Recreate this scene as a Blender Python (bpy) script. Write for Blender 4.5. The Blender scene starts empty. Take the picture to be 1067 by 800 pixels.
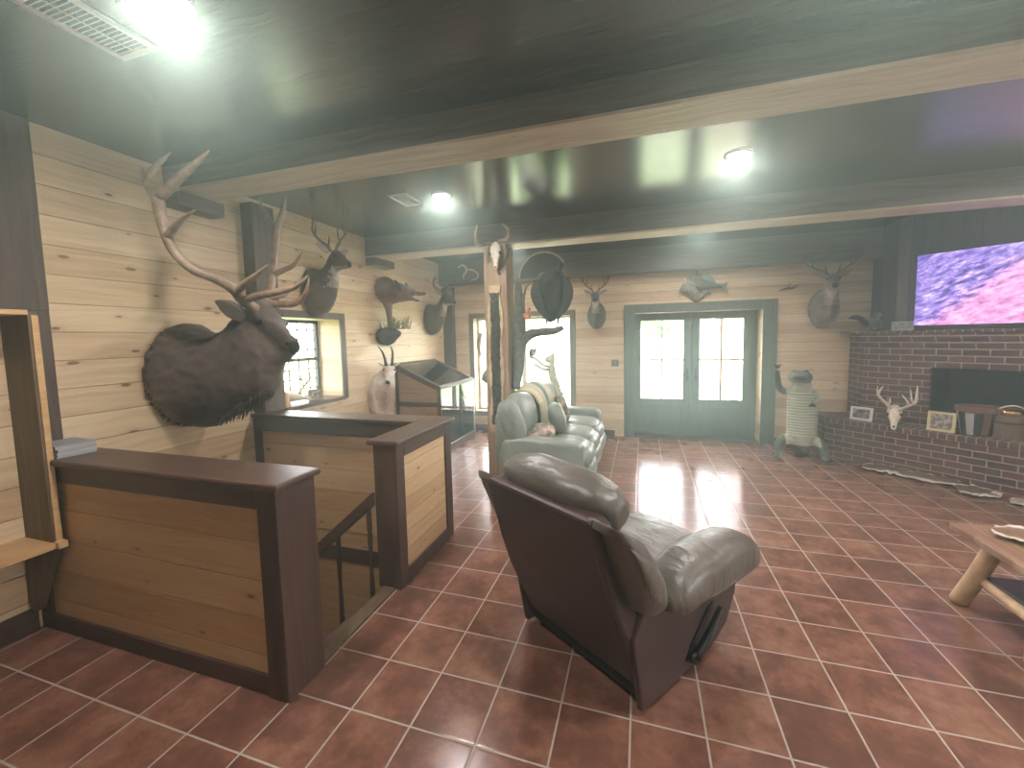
import bpy, bmesh, math, random
from mathutils import Vector, Matrix, noise, Euler
random.seed(7)
PI = math.pi
S = bpy.context.scene
COL = S.collection

# ------------------------------------------------------------ camera
H = 1.7089
F_PX, CXP, CYP = 434.9364, 529.49, 386.56
ROT = [[0.952767, 0.302946, -0.021428], [-0.004231, 0.083787, 0.996475], [-0.303674, 0.949317, -0.081111]]
cam_d = bpy.data.cameras.new('camera'); cam = bpy.data.objects.new('camera', cam_d); COL.objects.link(cam)
r0, r1, r2 = Vector(ROT[0]), Vector(ROT[1]), -Vector(ROT[2])
M = Matrix(((r0.x, r1.x, r2.x, 0), (r0.y, r1.y, r2.y, 0), (r0.z, r1.z, r2.z, H), (0, 0, 0, 1)))
cam.matrix_world = M
cam_d.sensor_fit = 'HORIZONTAL'; cam_d.sensor_width = 36.0
cam_d.lens = F_PX / 1067 * 36.0
cam_d.shift_x = (533.5 - CXP) / 1067; cam_d.shift_y = (CYP - 400) / 1067
cam_d.clip_start = 0.05; cam_d.clip_end = 200
S.camera = cam
# ------------------------------------------------------------ world and exposure
S.view_settings.view_transform = 'Standard'; S.view_settings.look = 'None'
S.view_settings.gamma = 1.0; S.view_settings.use_curve_mapping = False
S.view_settings.exposure = 0.5
W = bpy.data.worlds.new('sky'); S.world = W; W.use_nodes = True
wn = W.node_tree.nodes; wl = W.node_tree.links
bg = wn['Background']; bg.inputs[1].default_value = 9.0
sky = wn.new('ShaderNodeTexSky'); sky.sky_type = 'HOSEK_WILKIE'; sky.turbidity = 5; sky.ground_albedo = 0.4
sky.sun_direction = (0.2, 0.5, 0.85)
mx = wn.new('ShaderNodeMixRGB'); mx.inputs[0].default_value = 0.75
mx.inputs[2].default_value = (2.2, 2.35, 2.3, 1)
wl.new(sky.outputs[0], mx.inputs[1]); wl.new(mx.outputs[0], bg.inputs[0])
LAMP_W = 28.0
GLARE_DENSITY = 0.046
SKY_W = 1.0

# ------------------------------------------------------------ helpers
def at(px, py, ax, val):
    """point where the line of sight of a photo pixel meets the plane axis=val"""
    u = (px - CXP) / F_PX; v = -(py - CYP) / F_PX
    d = Vector([ROT[0][i] * u + ROT[1][i] * v + ROT[2][i] for i in range(3)])
    c = Vector((0, 0, H)); t = (val - c[ax]) / d[ax]
    return c + d * t

def lin(r, g, b):
    f = lambda c: ((c / 255.0) / 12.92) if c / 255.0 <= 0.04045 else (((c / 255.0) + 0.055) / 1.055) ** 2.4
    return (f(r), f(g), f(b), 1.0)

def nodes(name):
    m = bpy.data.materials.new(name); m.use_nodes = True
    nt = m.node_tree; n = nt.nodes; b = n['Principled BSDF']
    return m, nt, n, nt.links, b

def math_n(nt, op, a, b=None, c=None):
    x = nt.nodes.new('ShaderNodeMath'); x.operation = op
    for i, v in enumerate((a, b, c)):
        if v is None: continue
        if isinstance(v, (int, float)): x.inputs[i].default_value = v
        else: nt.links.new(v, x.inputs[i])
    return x.outputs[0]

def mixc(nt, f, a, b, mode='MIX'):
    x = nt.nodes.new('ShaderNodeMixRGB'); x.blend_type = mode
    for i, v in ((0, f), (1, a), (2, b)):
        if isinstance(v, (int, float)): x.inputs[i].default_value = v
        elif isinstance(v, tuple): x.inputs[i].default_value = v
        else: nt.links.new(v, x.inputs[i])
    return x.outputs[0]

def coords(nt):
    tc = nt.nodes.new('ShaderNodeTexCoord'); s = nt.nodes.new('ShaderNodeSeparateXYZ')
    nt.links.new(tc.outputs['Object'], s.inputs[0]); return tc.outputs['Object'], s.outputs

def comb(nt, x, y, z):
    c = nt.nodes.new('ShaderNodeCombineXYZ')
    for i, v in enumerate((x, y, z)):
        if isinstance(v, (int, float)): c.inputs[i].default_value = v
        else: nt.links.new(v, c.inputs[i])
    return c.outputs[0]

def noise_n(nt, vec, scale, detail=4, rough=0.6):
    n = nt.nodes.new('ShaderNodeTexNoise'); n.inputs['Scale'].default_value = scale
    n.inputs['Detail'].default_value = detail; n.inputs['Roughness'].default_value = rough
    nt.links.new(vec, n.inputs['Vector']); return n.outputs['Fac']

def ramp(nt, fac, stops):
    r = nt.nodes.new('ShaderNodeValToRGB'); e = r.color_ramp.elements
    while len(e) < len(stops): e.new(0.5)
    for i, (p, c) in enumerate(stops): e[i].position = p; e[i].color = c
    nt.links.new(fac, r.inputs[0]); return r.outputs[0]

def bump(nt, b, h, strength=0.3, dist=0.01):
    x = nt.nodes.new('ShaderNodeBump'); x.inputs['Strength'].default_value = strength
    x.inputs['Distance'].default_value = dist
    nt.links.new(h, x.inputs['Height']); nt.links.new(x.outputs[0], b.inputs['Normal'])

def wood(name, ca, cb, knot, ua, va, pitch=0.0, rough=0.5, knots=1.0, gapc=None, grain=1.0, spec=0.5, seam=0.0025):
    """boards run along axis ua and stack along axis va"""
    m, nt, n, l, b = nodes(name)
    vec, s = coords(nt)
    u, v = s[ua], s[va]; w = s[3 - ua - va]
    vw = math_n(nt, 'ADD', v, math_n(nt, 'MULTIPLY', w, 0.37))
    if pitch:
        q = math_n(nt, 'DIVIDE', v, pitch); idx = math_n(nt, 'FLOOR', q); fr = math_n(nt, 'FRACT', q)
        wnz = nt.nodes.new('ShaderNodeTexWhiteNoise'); wnz.noise_dimensions = '1D'; l.new(idx, wnz.inputs['W']); rnd = wnz.outputs[0]
    else:
        rnd = math_n(nt, 'MULTIPLY', v, 0.0)
    uu = math_n(nt, 'ADD', u, math_n(nt, 'MULTIPLY', rnd, 37.0))
    warp = noise_n(nt, comb(nt, math_n(nt, 'MULTIPLY', uu, 0.9), math_n(nt, 'MULTIPLY', vw, 3.0), w), 1.5, 2)
    g1 = noise_n(nt, comb(nt, math_n(nt, 'MULTIPLY', uu, 0.8), math_n(nt, 'ADD', math_n(nt, 'MULTIPLY', vw, 16.0), math_n(nt, 'MULTIPLY', warp, 3.0)), math_n(nt, 'MULTIPLY', w, 3.0)), 1.6, 6, 0.65)
    g2 = noise_n(nt, comb(nt, math_n(nt, 'MULTIPLY', uu, 2.0), math_n(nt, 'MULTIPLY', vw, 90.0), w), 1.0, 3)
    fac = math_n(nt, 'ADD', math_n(nt, 'MULTIPLY', g1, 0.75 * grain), math_n(nt, 'MULTIPLY', g2, 0.25 * grain))
    fac = math_n(nt, 'ADD', fac, math_n(nt, 'MULTIPLY', math_n(nt, 'SUBTRACT', rnd, 0.5), 0.30 if pitch else 0.0))
    c = ramp(nt, fac, [(0.3, cb), (0.66, ca)])
    if knots > 0:
        vor = nt.nodes.new('ShaderNodeTexVoronoi'); vor.voronoi_dimensions = '2D'; vor.inputs['Scale'].default_value = 1.0
        l.new(comb(nt, math_n(nt, 'MULTIPLY', uu, 2.9), math_n(nt, 'ADD', math_n(nt, 'MULTIPLY', vw, 7.5), math_n(nt, 'MULTIPLY', warp, 0.4)), 0.0), vor.inputs['Vector'])
        sc = nt.nodes.new('ShaderNodeSeparateColor'); l.new(vor.outputs['Color'], sc.inputs[0])
        size = math_n(nt, 'MULTIPLY', math_n(nt, 'SUBTRACT', sc.outputs[0], 1.0 - 0.42 * knots), 0.30)
        kf = math_n(nt, 'MULTIPLY', math_n(nt, 'SUBTRACT', size, vor.outputs['Distance']), 30.0)
        kf = math_n(nt, 'MINIMUM', math_n(nt, 'MAXIMUM', kf, 0.0), 0.85)
        halo = math_n(nt, 'MULTIPLY', math_n(nt, 'SUBTRACT', math_n(nt, 'MULTIPLY', size, 2.6), vor.outputs['Distance']), 4.0)
        halo = math_n(nt, 'MINIMUM', math_n(nt, 'MAXIMUM', halo, 0.0), 0.5)
        c = mixc(nt, halo, c, cb); c = mixc(nt, kf, c, knot)
    h = fac
    if pitch:
        edge = math_n(nt, 'MINIMUM', fr, math_n(nt, 'SUBTRACT', 1.0, fr))
        gap = math_n(nt, 'LESS_THAN', edge, seam / pitch)
        c = mixc(nt, math_n(nt, 'MULTIPLY', gap, 0.7), c, gapc or knot)
        soft = math_n(nt, 'MINIMUM', math_n(nt, 'DIVIDE', edge, 0.006 / pitch), 1.0)
        h = math_n(nt, 'ADD', math_n(nt, 'MULTIPLY', fac, 0.15), soft)
    l.new(c, b.inputs['Base Color']); b.inputs['Roughness'].default_value = rough
    b.inputs['Specular IOR Level'].default_value = spec
    bump(nt, b, h, 0.5, 0.004)
    return m

def plain(name, c, rough=0.5, metal=0.0, nscale=0, namp=0.25, bumps=0.0, spec=0.5, bdist=0.005):
    m, nt, n, l, b = nodes(name)
    b.inputs['Roughness'].default_value = rough; b.inputs['Metallic'].default_value = metal
    b.inputs['Specular IOR Level'].default_value = spec
    b.inputs['Base Color'].default_value = c
    if nscale:
        vec, s = coords(nt); f = noise_n(nt, vec, nscale, 5)
        dk = tuple(x * (1 - namp) for x in c[:3]) + (1,); lt = tuple(min(1, x * (1 + namp)) for x in c[:3]) + (1,)
        l.new(ramp(nt, f, [(0.35, dk), (0.65, lt)]), b.inputs['Base Color'])
        if bumps: bump(nt, b, f, bumps, bdist)
    return m

def fur(name, rough=0.85, sc=60):
    m, nt, n, l, b = nodes(name)
    a = n.new('ShaderNodeAttribute'); a.attribute_name = 'coat'
    vec, s = coords(nt)
    st = comb(nt, math_n(nt, 'MULTIPLY', s[0], .28), s[1], math_n(nt, 'ADD', math_n(nt, 'MULTIPLY', s[2], .8), math_n(nt, 'MULTIPLY', s[0], .35)))
    f = noise_n(nt, st, sc * 1.6, 6, 0.75); f2 = noise_n(nt, st, 9, 4)
    k = math_n(nt, 'ADD', math_n(nt, 'MULTIPLY', f, 1.3), math_n(nt, 'SUBTRACT', math_n(nt, 'MULTIPLY', f2, 1.0), 0.25))
    g = mixc(nt, 1.0, a.outputs['Color'], comb(nt, k, k, k), 'MULTIPLY')
    l.new(g, b.inputs['Base Color']); b.inputs['Roughness'].default_value = rough
    b.inputs['Specular IOR Level'].default_value = 0.2
    b.inputs['Sheen Weight'].default_value = 0.15
    bump(nt, b, f, 0.7, 0.01)
    return m

def glass(name, tint=(1, 1, 1, 1), mixf=0.08):
    m, nt, n, l, b = nodes(name)
    n.remove(b); t = n.new('ShaderNodeBsdfTransparent'); t.inputs[0].default_value = tint
    g = n.new('ShaderNodeBsdfGlossy'); g.inputs['Roughness'].default_value = 0.03
    lw = n.new('ShaderNodeLayerWeight'); lw.inputs[0].default_value = 0.15
    f = math_n(nt, 'ADD', math_n(nt, 'MULTIPLY', lw.outputs['Fresnel'], 0.8), mixf)
    x = n.new('ShaderNodeMixShader'); l.new(f, x.inputs[0]); l.new(t.outputs[0], x.inputs[1]); l.new(g.outputs[0], x.inputs[2])
    l.new(x.outputs[0], n['Material Output'].inputs[0]); return m

def emit(name, c, st):
    m, nt, n, l, b = nodes(name); b.inputs['Base Color'].default_value = c
    b.inputs['Emission Color'].default_value = c; b.inputs['Emission Strength'].default_value = st
    return m

def root(name, label, cat, loc=(0, 0, 0), rz=0.0, group=None):
    o = bpy.data.objects.new(name, None); COL.objects.link(o); o.empty_display_size = 0.1
    o.location = loc; o.rotation_euler = (0, 0, rz); o['label'] = label; o['category'] = cat
    if group: o['group'] = group
    return o

def tag(o, label, cat, group=None):
    o['label'] = label; o['category'] = cat
    if group: o['group'] = group
    return o

def inv_of(p):
    ms = []
    while p is not None:
        ms.append(Matrix.LocRotScale(p.location, p.rotation_euler, p.scale)); p = p.parent
    m = Matrix.Identity(4)
    for x in reversed(ms): m = m @ x
    return m.inverted()

def put(name, bm, mat, parent=None, local=False, smooth=False, label=None, struct=False, bevel=0.0, subs=0):
    """link bm as ONE object; vertices are world coordinates unless local"""
    if parent is not None and not local: bm.transform(inv_of(parent))
    bmesh.ops.recalc_face_normals(bm, faces=bm.faces)
    me = bpy.data.meshes.new(name); bm.to_mesh(me); bm.free()
    mats = mat if isinstance(mat, (list, tuple)) else [mat]
    for x in mats: me.materials.append(x)
    if smooth:
        for p in me.polygons: p.use_smooth = True
    o = bpy.data.objects.new(name, me); COL.objects.link(o); o.parent = parent
    if bevel:
        bv = o.modifiers.new('bevel', 'BEVEL'); bv.width = bevel; bv.segments = 2; bv.limit_method = 'ANGLE'; bv.angle_limit = 0.6
    if subs:
        sb = o.modifiers.new('subsurf', 'SUBSURF'); sb.levels = subs; sb.render_levels = subs
    if label: o['label'] = label
    if struct: o['kind'] = 'structure'
    return o

def settle(o):
    """move a one-mesh thing's origin to the middle of its base"""
    vs = [v.co for v in o.data.vertices]
    lo = Vector((min(v.x for v in vs), min(v.y for v in vs), min(v.z for v in vs)))
    hi = Vector((max(v.x for v in vs), max(v.y for v in vs), max(v.z for v in vs)))
    c = Vector(((lo.x + hi.x) / 2, (lo.y + hi.y) / 2, lo.z))
    o.data.transform(Matrix.Translation(-c)); o.location = c
    return o

def B(): return bmesh.new()

def box(bm, x0, x1, y0, y1, z0, z1, mi=0):
    v = [bm.verts.new(p) for p in ((x0, y0, z0), (x1, y0, z0), (x1, y1, z0), (x0, y1, z0), (x0, y0, z1), (x1, y0, z1), (x1, y1, z1), (x0, y1, z1))]
    for q in ((0, 3, 2, 1), (4, 5, 6, 7), (0, 1, 5, 4), (1, 2, 6, 5), (2, 3, 7, 6), (3, 0, 4, 7)):
        f = bm.faces.new([v[i] for i in q]); f.material_index = mi
    return bm

def hexa(bm, pts):
    v = [bm.verts.new(p) for p in pts]
    for q in ((0, 3, 2, 1), (4, 5, 6, 7), (0, 1, 5, 4), (1, 2, 6, 5), (2, 3, 7, 6), (3, 0, 4, 7)):
        bm.faces.new([v[i] for i in q])
    return bm

def prism(bm, poly, z0, z1, f=None):
    """poly in the xy plane extruded in z, or mapped by f(u,v,w)"""
    f = f or (lambda a, b, c: (a, b, c))
    a = [bm.verts.new(f(x, y, z0)) for x, y in poly]; b = [bm.verts.new(f(x, y, z1)) for x, y in poly]
    n = len(poly); bm.faces.new(a[::-1]); bm.faces.new(b)
    for i in range(n): bm.faces.new((a[i], a[(i + 1) % n], b[(i + 1) % n], b[i]))
    return bm

def catmull(P, k=4):
    P = [tuple(p) for p in P]; out = []; n = len(P)
    for i in range(n - 1):
        p0, p1, p2, p3 = P[max(i - 1, 0)], P[i], P[i + 1], P[min(i + 2, n - 1)]
        for j in range(k):
            t = j / k
            out.append(tuple(0.5 * (2 * b + (c - a) * t + (2 * a - 5 * b + 4 * c - d) * t * t + (-a + 3 * b - 3 * c + d) * t ** 3) for a, b, c, d in zip(p0, p1, p2, p3)))
    out.append(P[-1]); return out

def tube(bm, pts, rad, seg=8, k=4, cap=True, flat=1.0, up=None):
    if isinstance(rad, (int, float)): rad = [rad] * len(pts)
    Q = catmull([tuple(p) + (r,) for p, r in zip(pts, rad)], k) if k > 1 else [tuple(p) + (r,) for p, r in zip(pts, rad)]
    P = [Vector(q[:3]) for q in Q]; R = [max(q[3], 0.0006) for q in Q]
    T = [(P[min(i + 1, len(P) - 1)] - P[max(i - 1, 0)]).normalized() for i in range(len(P))]
    a = Vector(up) if up else (Vector((0, 0, 1)) if abs(T[0].z) < 0.9 else Vector((1, 0, 0)))
    N = (a - T[0] * a.dot(T[0])).normalized(); prev = None; first = None
    for i, p in enumerate(P):
        N = (N - T[i] * N.dot(T[i])); N = N.normalized() if N.length > 1e-6 else Vector((1, 0, 0)); Bn = T[i].cross(N)
        ring = [bm.verts.new(p + (N * math.cos(2 * PI * j / seg) * flat + Bn * math.sin(2 * PI * j / seg)) * R[i]) for j in range(seg)]
        if prev:
            for j in range(seg): bm.faces.new((prev[j], prev[(j + 1) % seg], ring[(j + 1) % seg], ring[j]))
        else: first = ring
        prev = ring
    if cap: bm.faces.new(first[::-1]); bm.faces.new(prev)
    return bm

def loft(bm, secs, side, seg=16, k=3, power=1.0):
    """secs: (top point, bottom point, half width) rings; side = unit vector across"""
    side = Vector(side).normalized()
    Q = catmull([tuple(t) + tuple(b) + (w,) for t, b, w in secs], k)
    prev = first = None
    for q in Q:
        t, b, w = Vector(q[:3]), Vector(q[3:6]), max(q[6], 0.001); c = (t + b) / 2; u = (t - b) / 2
        ring = []
        for j in range(seg):
            a = 2 * PI * j / seg; ca, sa = math.cos(a), math.sin(a)
            ca = math.copysign(abs(ca) ** power, ca); sa = math.copysign(abs(sa) ** power, sa)
            ring.append(bm.verts.new(c + u * ca + side * (w * sa)))
        if prev:
            for j in range(seg): bm.faces.new((prev[j], prev[(j + 1) % seg], ring[(j + 1) % seg], ring[j]))
        else: first = ring
        prev = ring
    bm.faces.new(first[::-1]); bm.faces.new(prev)
    return bm

def ball(bm, c, r, sub=2, p=2.0, mat=None, wr=0.0, ws=6.0, seed=0.0):
    """rounded solid: p=2 ellipsoid, higher = boxier; wr wrinkles it"""
    if isinstance(r, (int, float)): r = (r, r, r)
    t = bmesh.new(); bmesh.ops.create_cube(t, size=2.0); bmesh.ops.subdivide_edges(t, edges=t.edges, cuts=2 ** sub - 1, use_grid_fill=True)
    vm = {}
    for v in t.verts:
        x, y, z = v.co; n = (abs(x) ** p + abs(y) ** p + abs(z) ** p) ** (1 / p)
        d = Vector((x / n, y / n, z / n)); q = Vector((d.x * r[0], d.y * r[1], d.z * r[2]))
        if wr: q += d.normalized() * wr * (noise.noise(Vector((q.x * ws, q.y * ws, q.z * ws)) + Vector((seed, seed * 2, 0))) + 0.5 * noise.noise(q * ws * 2.7 + Vector((0, seed, seed))))
        if mat is not None: q = mat @ q
        vm[v] = bm.verts.new(q + Vector(c))
    for f in t.faces: bm.faces.new([vm[v] for v in f.verts])
    t.free(); return bm

def cyl(bm, c, r0, r1, z0, z1, seg=24, f=None):
    f = f or (lambda x, y, z: (x, y, z))
    a = [bm.verts.new(f(c[0] + r0 * math.cos(2 * PI * i / seg), c[1] + r0 * math.sin(2 * PI * i / seg), z0)) for i in range(seg)]
    b = [bm.verts.new(f(c[0] + r1 * math.cos(2 * PI * i / seg), c[1] + r1 * math.sin(2 * PI * i / seg), z1)) for i in range(seg)]
    bm.faces.new(a[::-1]); bm.faces.new(b)
    for i in range(seg): bm.faces.new((a[i], a[(i + 1) % seg], b[(i + 1) % seg], b[i]))
    return bm

def fuse(name, bm, mat, parent, voxel=0.012, coat=None, wob=0.0, ws=20, smooth_it=4, local=True):
    """weld overlapping shapes into one continuous skin and paint its coat"""
    o = put(name + '_t', bm, mat, None, local=True)
    COL.objects.unlink(o); ws_scene = bpy.data.scenes.new('work'); ws_scene.collection.objects.link(o)
    r = o.modifiers.new('r', 'REMESH'); r.mode = 'VOXEL'; r.voxel_size = voxel; r.use_smooth_shade = True
    s = o.modifiers.new('s', 'SMOOTH'); s.iterations = smooth_it; s.factor = 0.5
    with bpy.context.temp_override(scene=ws_scene, view_layer=ws_scene.view_layers[0]):
        dg = bpy.context.evaluated_depsgraph_get(); dg.update()
        me = bpy.data.meshes.new_from_object(o.evaluated_get(dg)); me.name = name
    old = o.data; bpy.data.objects.remove(o); bpy.data.meshes.remove(old); bpy.data.scenes.remove(ws_scene)
    if wob:
        nm = [v.normal.copy() for v in me.vertices]; cs = [v.co.copy() for v in me.vertices]
        me.vertices.foreach_set('co', [x for c, n_ in zip(cs, nm) for x in c + n_ * wob * noise.noise(c * ws)]); me.update()
    if coat:
        ca = me.color_attributes.new('coat', 'FLOAT_COLOR', 'POINT')
        nm = [v.normal.copy() for v in me.vertices]; cs = [v.co.copy() for v in me.vertices]
        ca.data.foreach_set('color', [x for c, n_ in zip(cs, nm) for x in coat(c, n_)])
    if parent is not None and not local: me.transform(inv_of(parent))
    for p in me.polygons: p.use_smooth = True
    if not me.materials: me.materials.append(mat)
    n = bpy.data.objects.new(name, me); COL.objects.link(n); n.parent = parent
    return n

def lerp(a, b, t):
    t = max(0.0, min(1.0, t)); return tuple(x + (y - x) * t for x, y in zip(a, b))

# ------------------------------------------------------------ materials
PINE_A, PINE_B, KNOT = lin(222, 200, 162), lin(190, 162, 122), lin(112, 80, 56)
pine_l = wood('pine_boards_left', PINE_A, PINE_B, KNOT, 1, 2, 0.18, 0.45, 0.9)
pine_b = wood('pine_boards_back', PINE_A, PINE_B, KNOT, 0, 2, 0.14, 0.5, 0.7)
pine_p = wood('pine_panel_x', lin(214, 184, 140), lin(184, 150, 106), KNOT, 0, 2, 0.19, 0.45, 0.7, seam=0.0015)
pine_q = wood('pine_panel_y', lin(214, 184, 140), lin(184, 150, 106), KNOT, 1, 2, 0.12, 0.45, 0.8, seam=0.0015)
pine_s = wood('pine_shelf', lin(214, 180, 130), lin(176, 136, 86), KNOT, 1, 2, 0, 0.45, 0.3)
pine_blue = wood('pine_blue_stain', lin(122, 102, 78), lin(56, 47, 40), KNOT, 2, 0, 0, 0.5, 0.5)
DK_A, DK_B, DK_K = lin(92, 68, 56), lin(50, 36, 30), lin(24, 18, 15)
dark_x = wood('stained_wood_x', DK_A, DK_B, DK_K, 0, 2, 0, 0.38, 0.35)
dark_y = wood('stained_wood_y', DK_A, DK_B, DK_K, 1, 2, 0, 0.38, 0.35)
dark_z = wood('stained_wood_z', DK_A, DK_B, DK_K, 2, 1, 0, 0.38, 0.35)
beam_m = wood('beam_stained', lin(112, 100, 88), lin(64, 56, 50), lin(30, 26, 23), 0, 2, 0, 0.5, 0.4)
beam_u = wood('beam_natural', lin(196, 176, 150), lin(150, 126, 102), lin(84, 58, 40), 0, 1, 0, 0.5, 0.5)
ceil_m = wood('ceiling_stained', lin(66, 58, 52), lin(46, 40, 36), lin(36, 31, 29), 0, 1, 0, 0.2, 0.1, spec=0.6)
grey_z = wood('trim_grey_brown', lin(104, 88, 76), lin(62, 52, 46), lin(30, 25, 22), 2, 1, 0, 0.5, 0.3)
black = plain('black', lin(14, 14, 14), 0.6)
eye_m = plain('glass_eye', lin(12, 9, 8), 0.08)
horn_black = plain('black_horn', lin(30, 26, 24), 0.4, nscale=40, bumps=0.3)
antler_m = plain('antler', lin(150, 128, 104), 0.55, nscale=18, namp=0.35, bumps=0.4)
antler_d = plain('antler_dark', lin(104, 84, 66), 0.55, nscale=18, namp=0.35, bumps=0.4)
bone = plain('bleached_bone', lin(222, 212, 190), 0.6, nscale=30, namp=0.12, bumps=0.2)
FUR = fur('fur')
def leather_mat(name, c, rough):
    m, nt, n, l, b = nodes(name); vec, s = coords(nt)
    big = noise_n(nt, vec, 4, 3); fold = noise_n(nt, comb(nt, math_n(nt, 'MULTIPLY', s[0], 5.0), math_n(nt, 'ADD', math_n(nt, 'MULTIPLY', s[1], 14.0), math_n(nt, 'MULTIPLY', big, 3.0)), math_n(nt, 'MULTIPLY', s[2], 5.0)), 1.2, 3, .5)
    grain_ = noise_n(nt, vec, 120, 3)
    dk = tuple(x * .86 for x in c[:3]) + (1,); lt = tuple(x * 1.1 for x in c[:3]) + (1,)
    l.new(ramp(nt, big, [(.35, dk), (.65, lt)]), b.inputs['Base Color']); b.inputs['Roughness'].default_value = rough
    h = math_n(nt, 'ADD', math_n(nt, 'MULTIPLY', fold, 1.0), math_n(nt, 'MULTIPLY', grain_, .05)); bump(nt, b, h, .55, .02); return m
leather = leather_mat('grey_leather', lin(98, 92, 84), .36)
leather_s = leather_mat('grey_green_leather', lin(126, 134, 122), .42)
vinyl = plain('brown_vinyl', lin(66, 46, 44), 0.42, nscale=6, namp=0.12, bumps=0.1)
plastic = plain('black_plastic', lin(20, 20, 22), 0.35)
white_metal = plain('white_metal', lin(205, 205, 200), 0.4)
vinyl_frame = plain('window_dark_frame', lin(60, 52, 50), 0.45)
door_m = wood('door_wood_flare_tint', lin(106, 116, 98), lin(78, 88, 74), lin(30, 30, 28), 2, 0, 0, 0.5, 0.1)  # dark stained wood, with the lens flare's pale green put into its colour
log_m = plain('peeled_log', lin(190, 158, 120), 0.5, nscale=7, namp=0.28, bumps=0.3)
glass_m = glass('window_glass', (1, 1, 1, 1), 0.02)
case_glass = glass('case_glass', (0.80, 0.90, 0.86, 1), 0.22)

def tile_mat():
    m, nt, n, l, b = nodes('terracotta_tile')
    vec, s = coords(nt)
    def ax(o, off):
        q = math_n(nt, 'DIVIDE', math_n(nt, 'SUBTRACT', o, off), 0.31)
        fr = math_n(nt, 'FRACT', q); return math_n(nt, 'FLOOR', q), math_n(nt, 'MINIMUM', fr, math_n(nt, 'SUBTRACT', 1.0, fr))
    ix, ex = ax(s[0], -0.0388); iy, ey = ax(s[1], 1.8011)
    e = math_n(nt, 'MINIMUM', ex, ey); grout = math_n(nt, 'LESS_THAN', e, 0.0042 / 0.31)
    wz = n.new('ShaderNodeTexWhiteNoise'); wz.noise_dimensions = '2D'; l.new(comb(nt, ix, iy, 0), wz.inputs['Vector'])
    off = n.new('ShaderNodeVectorMath'); off.operation = 'SCALE'; l.new(wz.outputs['Color'], off.inputs[0]); off.inputs['Scale'].default_value = 20
    ad = n.new('ShaderNodeVectorMath'); l.new(vec, ad.inputs[0]); l.new(off.outputs[0], ad.inputs[1])
    f1 = noise_n(nt, ad.outputs[0], 6, 6, 0.62); f2 = noise_n(nt, ad.outputs[0], 26, 8, 0.75)
    f = math_n(nt, 'ADD', math_n(nt, 'MULTIPLY', f1, 0.65), math_n(nt, 'MULTIPLY', f2, 0.35))
    f = math_n(nt, 'ADD', f, math_n(nt, 'MULTIPLY', math_n(nt, 'SUBTRACT', wz.outputs['Value'], 0.5), 0.12))
    c = ramp(nt, f, [(0.34, lin(98, 67, 55)), (0.46, lin(108, 74, 61)), (0.54, lin(126, 86, 70)), (0.66, lin(144, 108, 86))])
    c = mixc(nt, grout, c, lin(168, 158, 144))
    l.new(c, b.inputs['Base Color'])
    r = math_n(nt, 'ADD', math_n(nt, 'MULTIPLY', f2, 0.16), 0.12)
    r = math_n(nt, 'MAXIMUM', r, math_n(nt, 'MULTIPLY', grout, 0.8)); l.new(r, b.inputs['Roughness']); b.inputs['Specular IOR Level'].default_value = 0.3
    soft = math_n(nt, 'MINIMUM', math_n(nt, 'DIVIDE', e, 0.012 / 0.31), 1.0)
    bump(nt, b, soft, 0.25, 0.002)
    return m
tile_m = tile_mat()

def brick_mat(name, ua=0, va=2, bw=0.215, rh=0.077, soldier=False):
    m, nt, n, l, b = nodes(name)
    vec, s = coords(nt)
    bt = n.new('ShaderNodeTexBrick'); l.new(comb(nt, s[ua], s[va], 0), bt.inputs['Vector'])
    bt.inputs['Scale'].default_value = 1.0; bt.inputs['Brick Width'].default_value = bw; bt.inputs['Row Height'].default_value = rh
    bt.inputs['Mortar Size'].default_value = 0.006; bt.inputs['Mortar Smooth'].default_value = 0.1; bt.inputs['Bias'].default_value = 0.0
    if soldier: bt.offset = 0.0
    bt.inputs['Color1'].default_value = lin(108, 72, 60); bt.inputs['Color2'].default_value = lin(74, 52, 46)
    bt.inputs['Mortar'].default_value = lin(166, 150, 134)
    f = noise_n(nt, vec, 25, 5); g = math_n(nt, 'ADD', math_n(nt, 'MULTIPLY', f, 0.8), 0.55)
    c = mixc(nt, 1.0, bt.outputs['Color'], comb(nt, g, g, g), 'MULTIPLY')
    l.new(c, b.inputs['Base Color']); b.inputs['Roughness'].default_value = 0.8
    h = math_n(nt, 'SUBTRACT', math_n(nt, 'MULTIPLY', f, 0.3), bt.outputs['Fac']); bump(nt, b, h, 0.6, 0.006)
    return m
brick_f = brick_mat('brick_face', 0, 2)
brick_s = brick_mat('brick_side', 1, 2)
brick_t = brick_mat('brick_top', 0, 1, 0.075, 0.5, True)

# ------------------------------------------------------------ room shell
XW, YW, ZC, XR, YN = -3.50, 7.15, 3.06, 5.3, -2.6
WT = 0.38   # wall thickness, seen in the deep window and door reveals
SX0, SX1, SY0, SY1 = XW, -1.67, 1.66, 2.98   # stair well

bm = B()
for (a, b_, c, d) in ((XW, XR, YN, SY0), (SX1, XR, SY0, SY1), (XW, XR, SY1, YW), (-0.22, 1.75, YW, YW + WT)):
    box(bm, a, b_, c, d, -0.24, 0.0)
put('floor', bm, tile_m, struct=True)
put('ceiling', box(B(), XW - WT, XR + WT, YN - WT, YW + WT, ZC, ZC + 0.2), ceil_m, struct=True)

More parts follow.
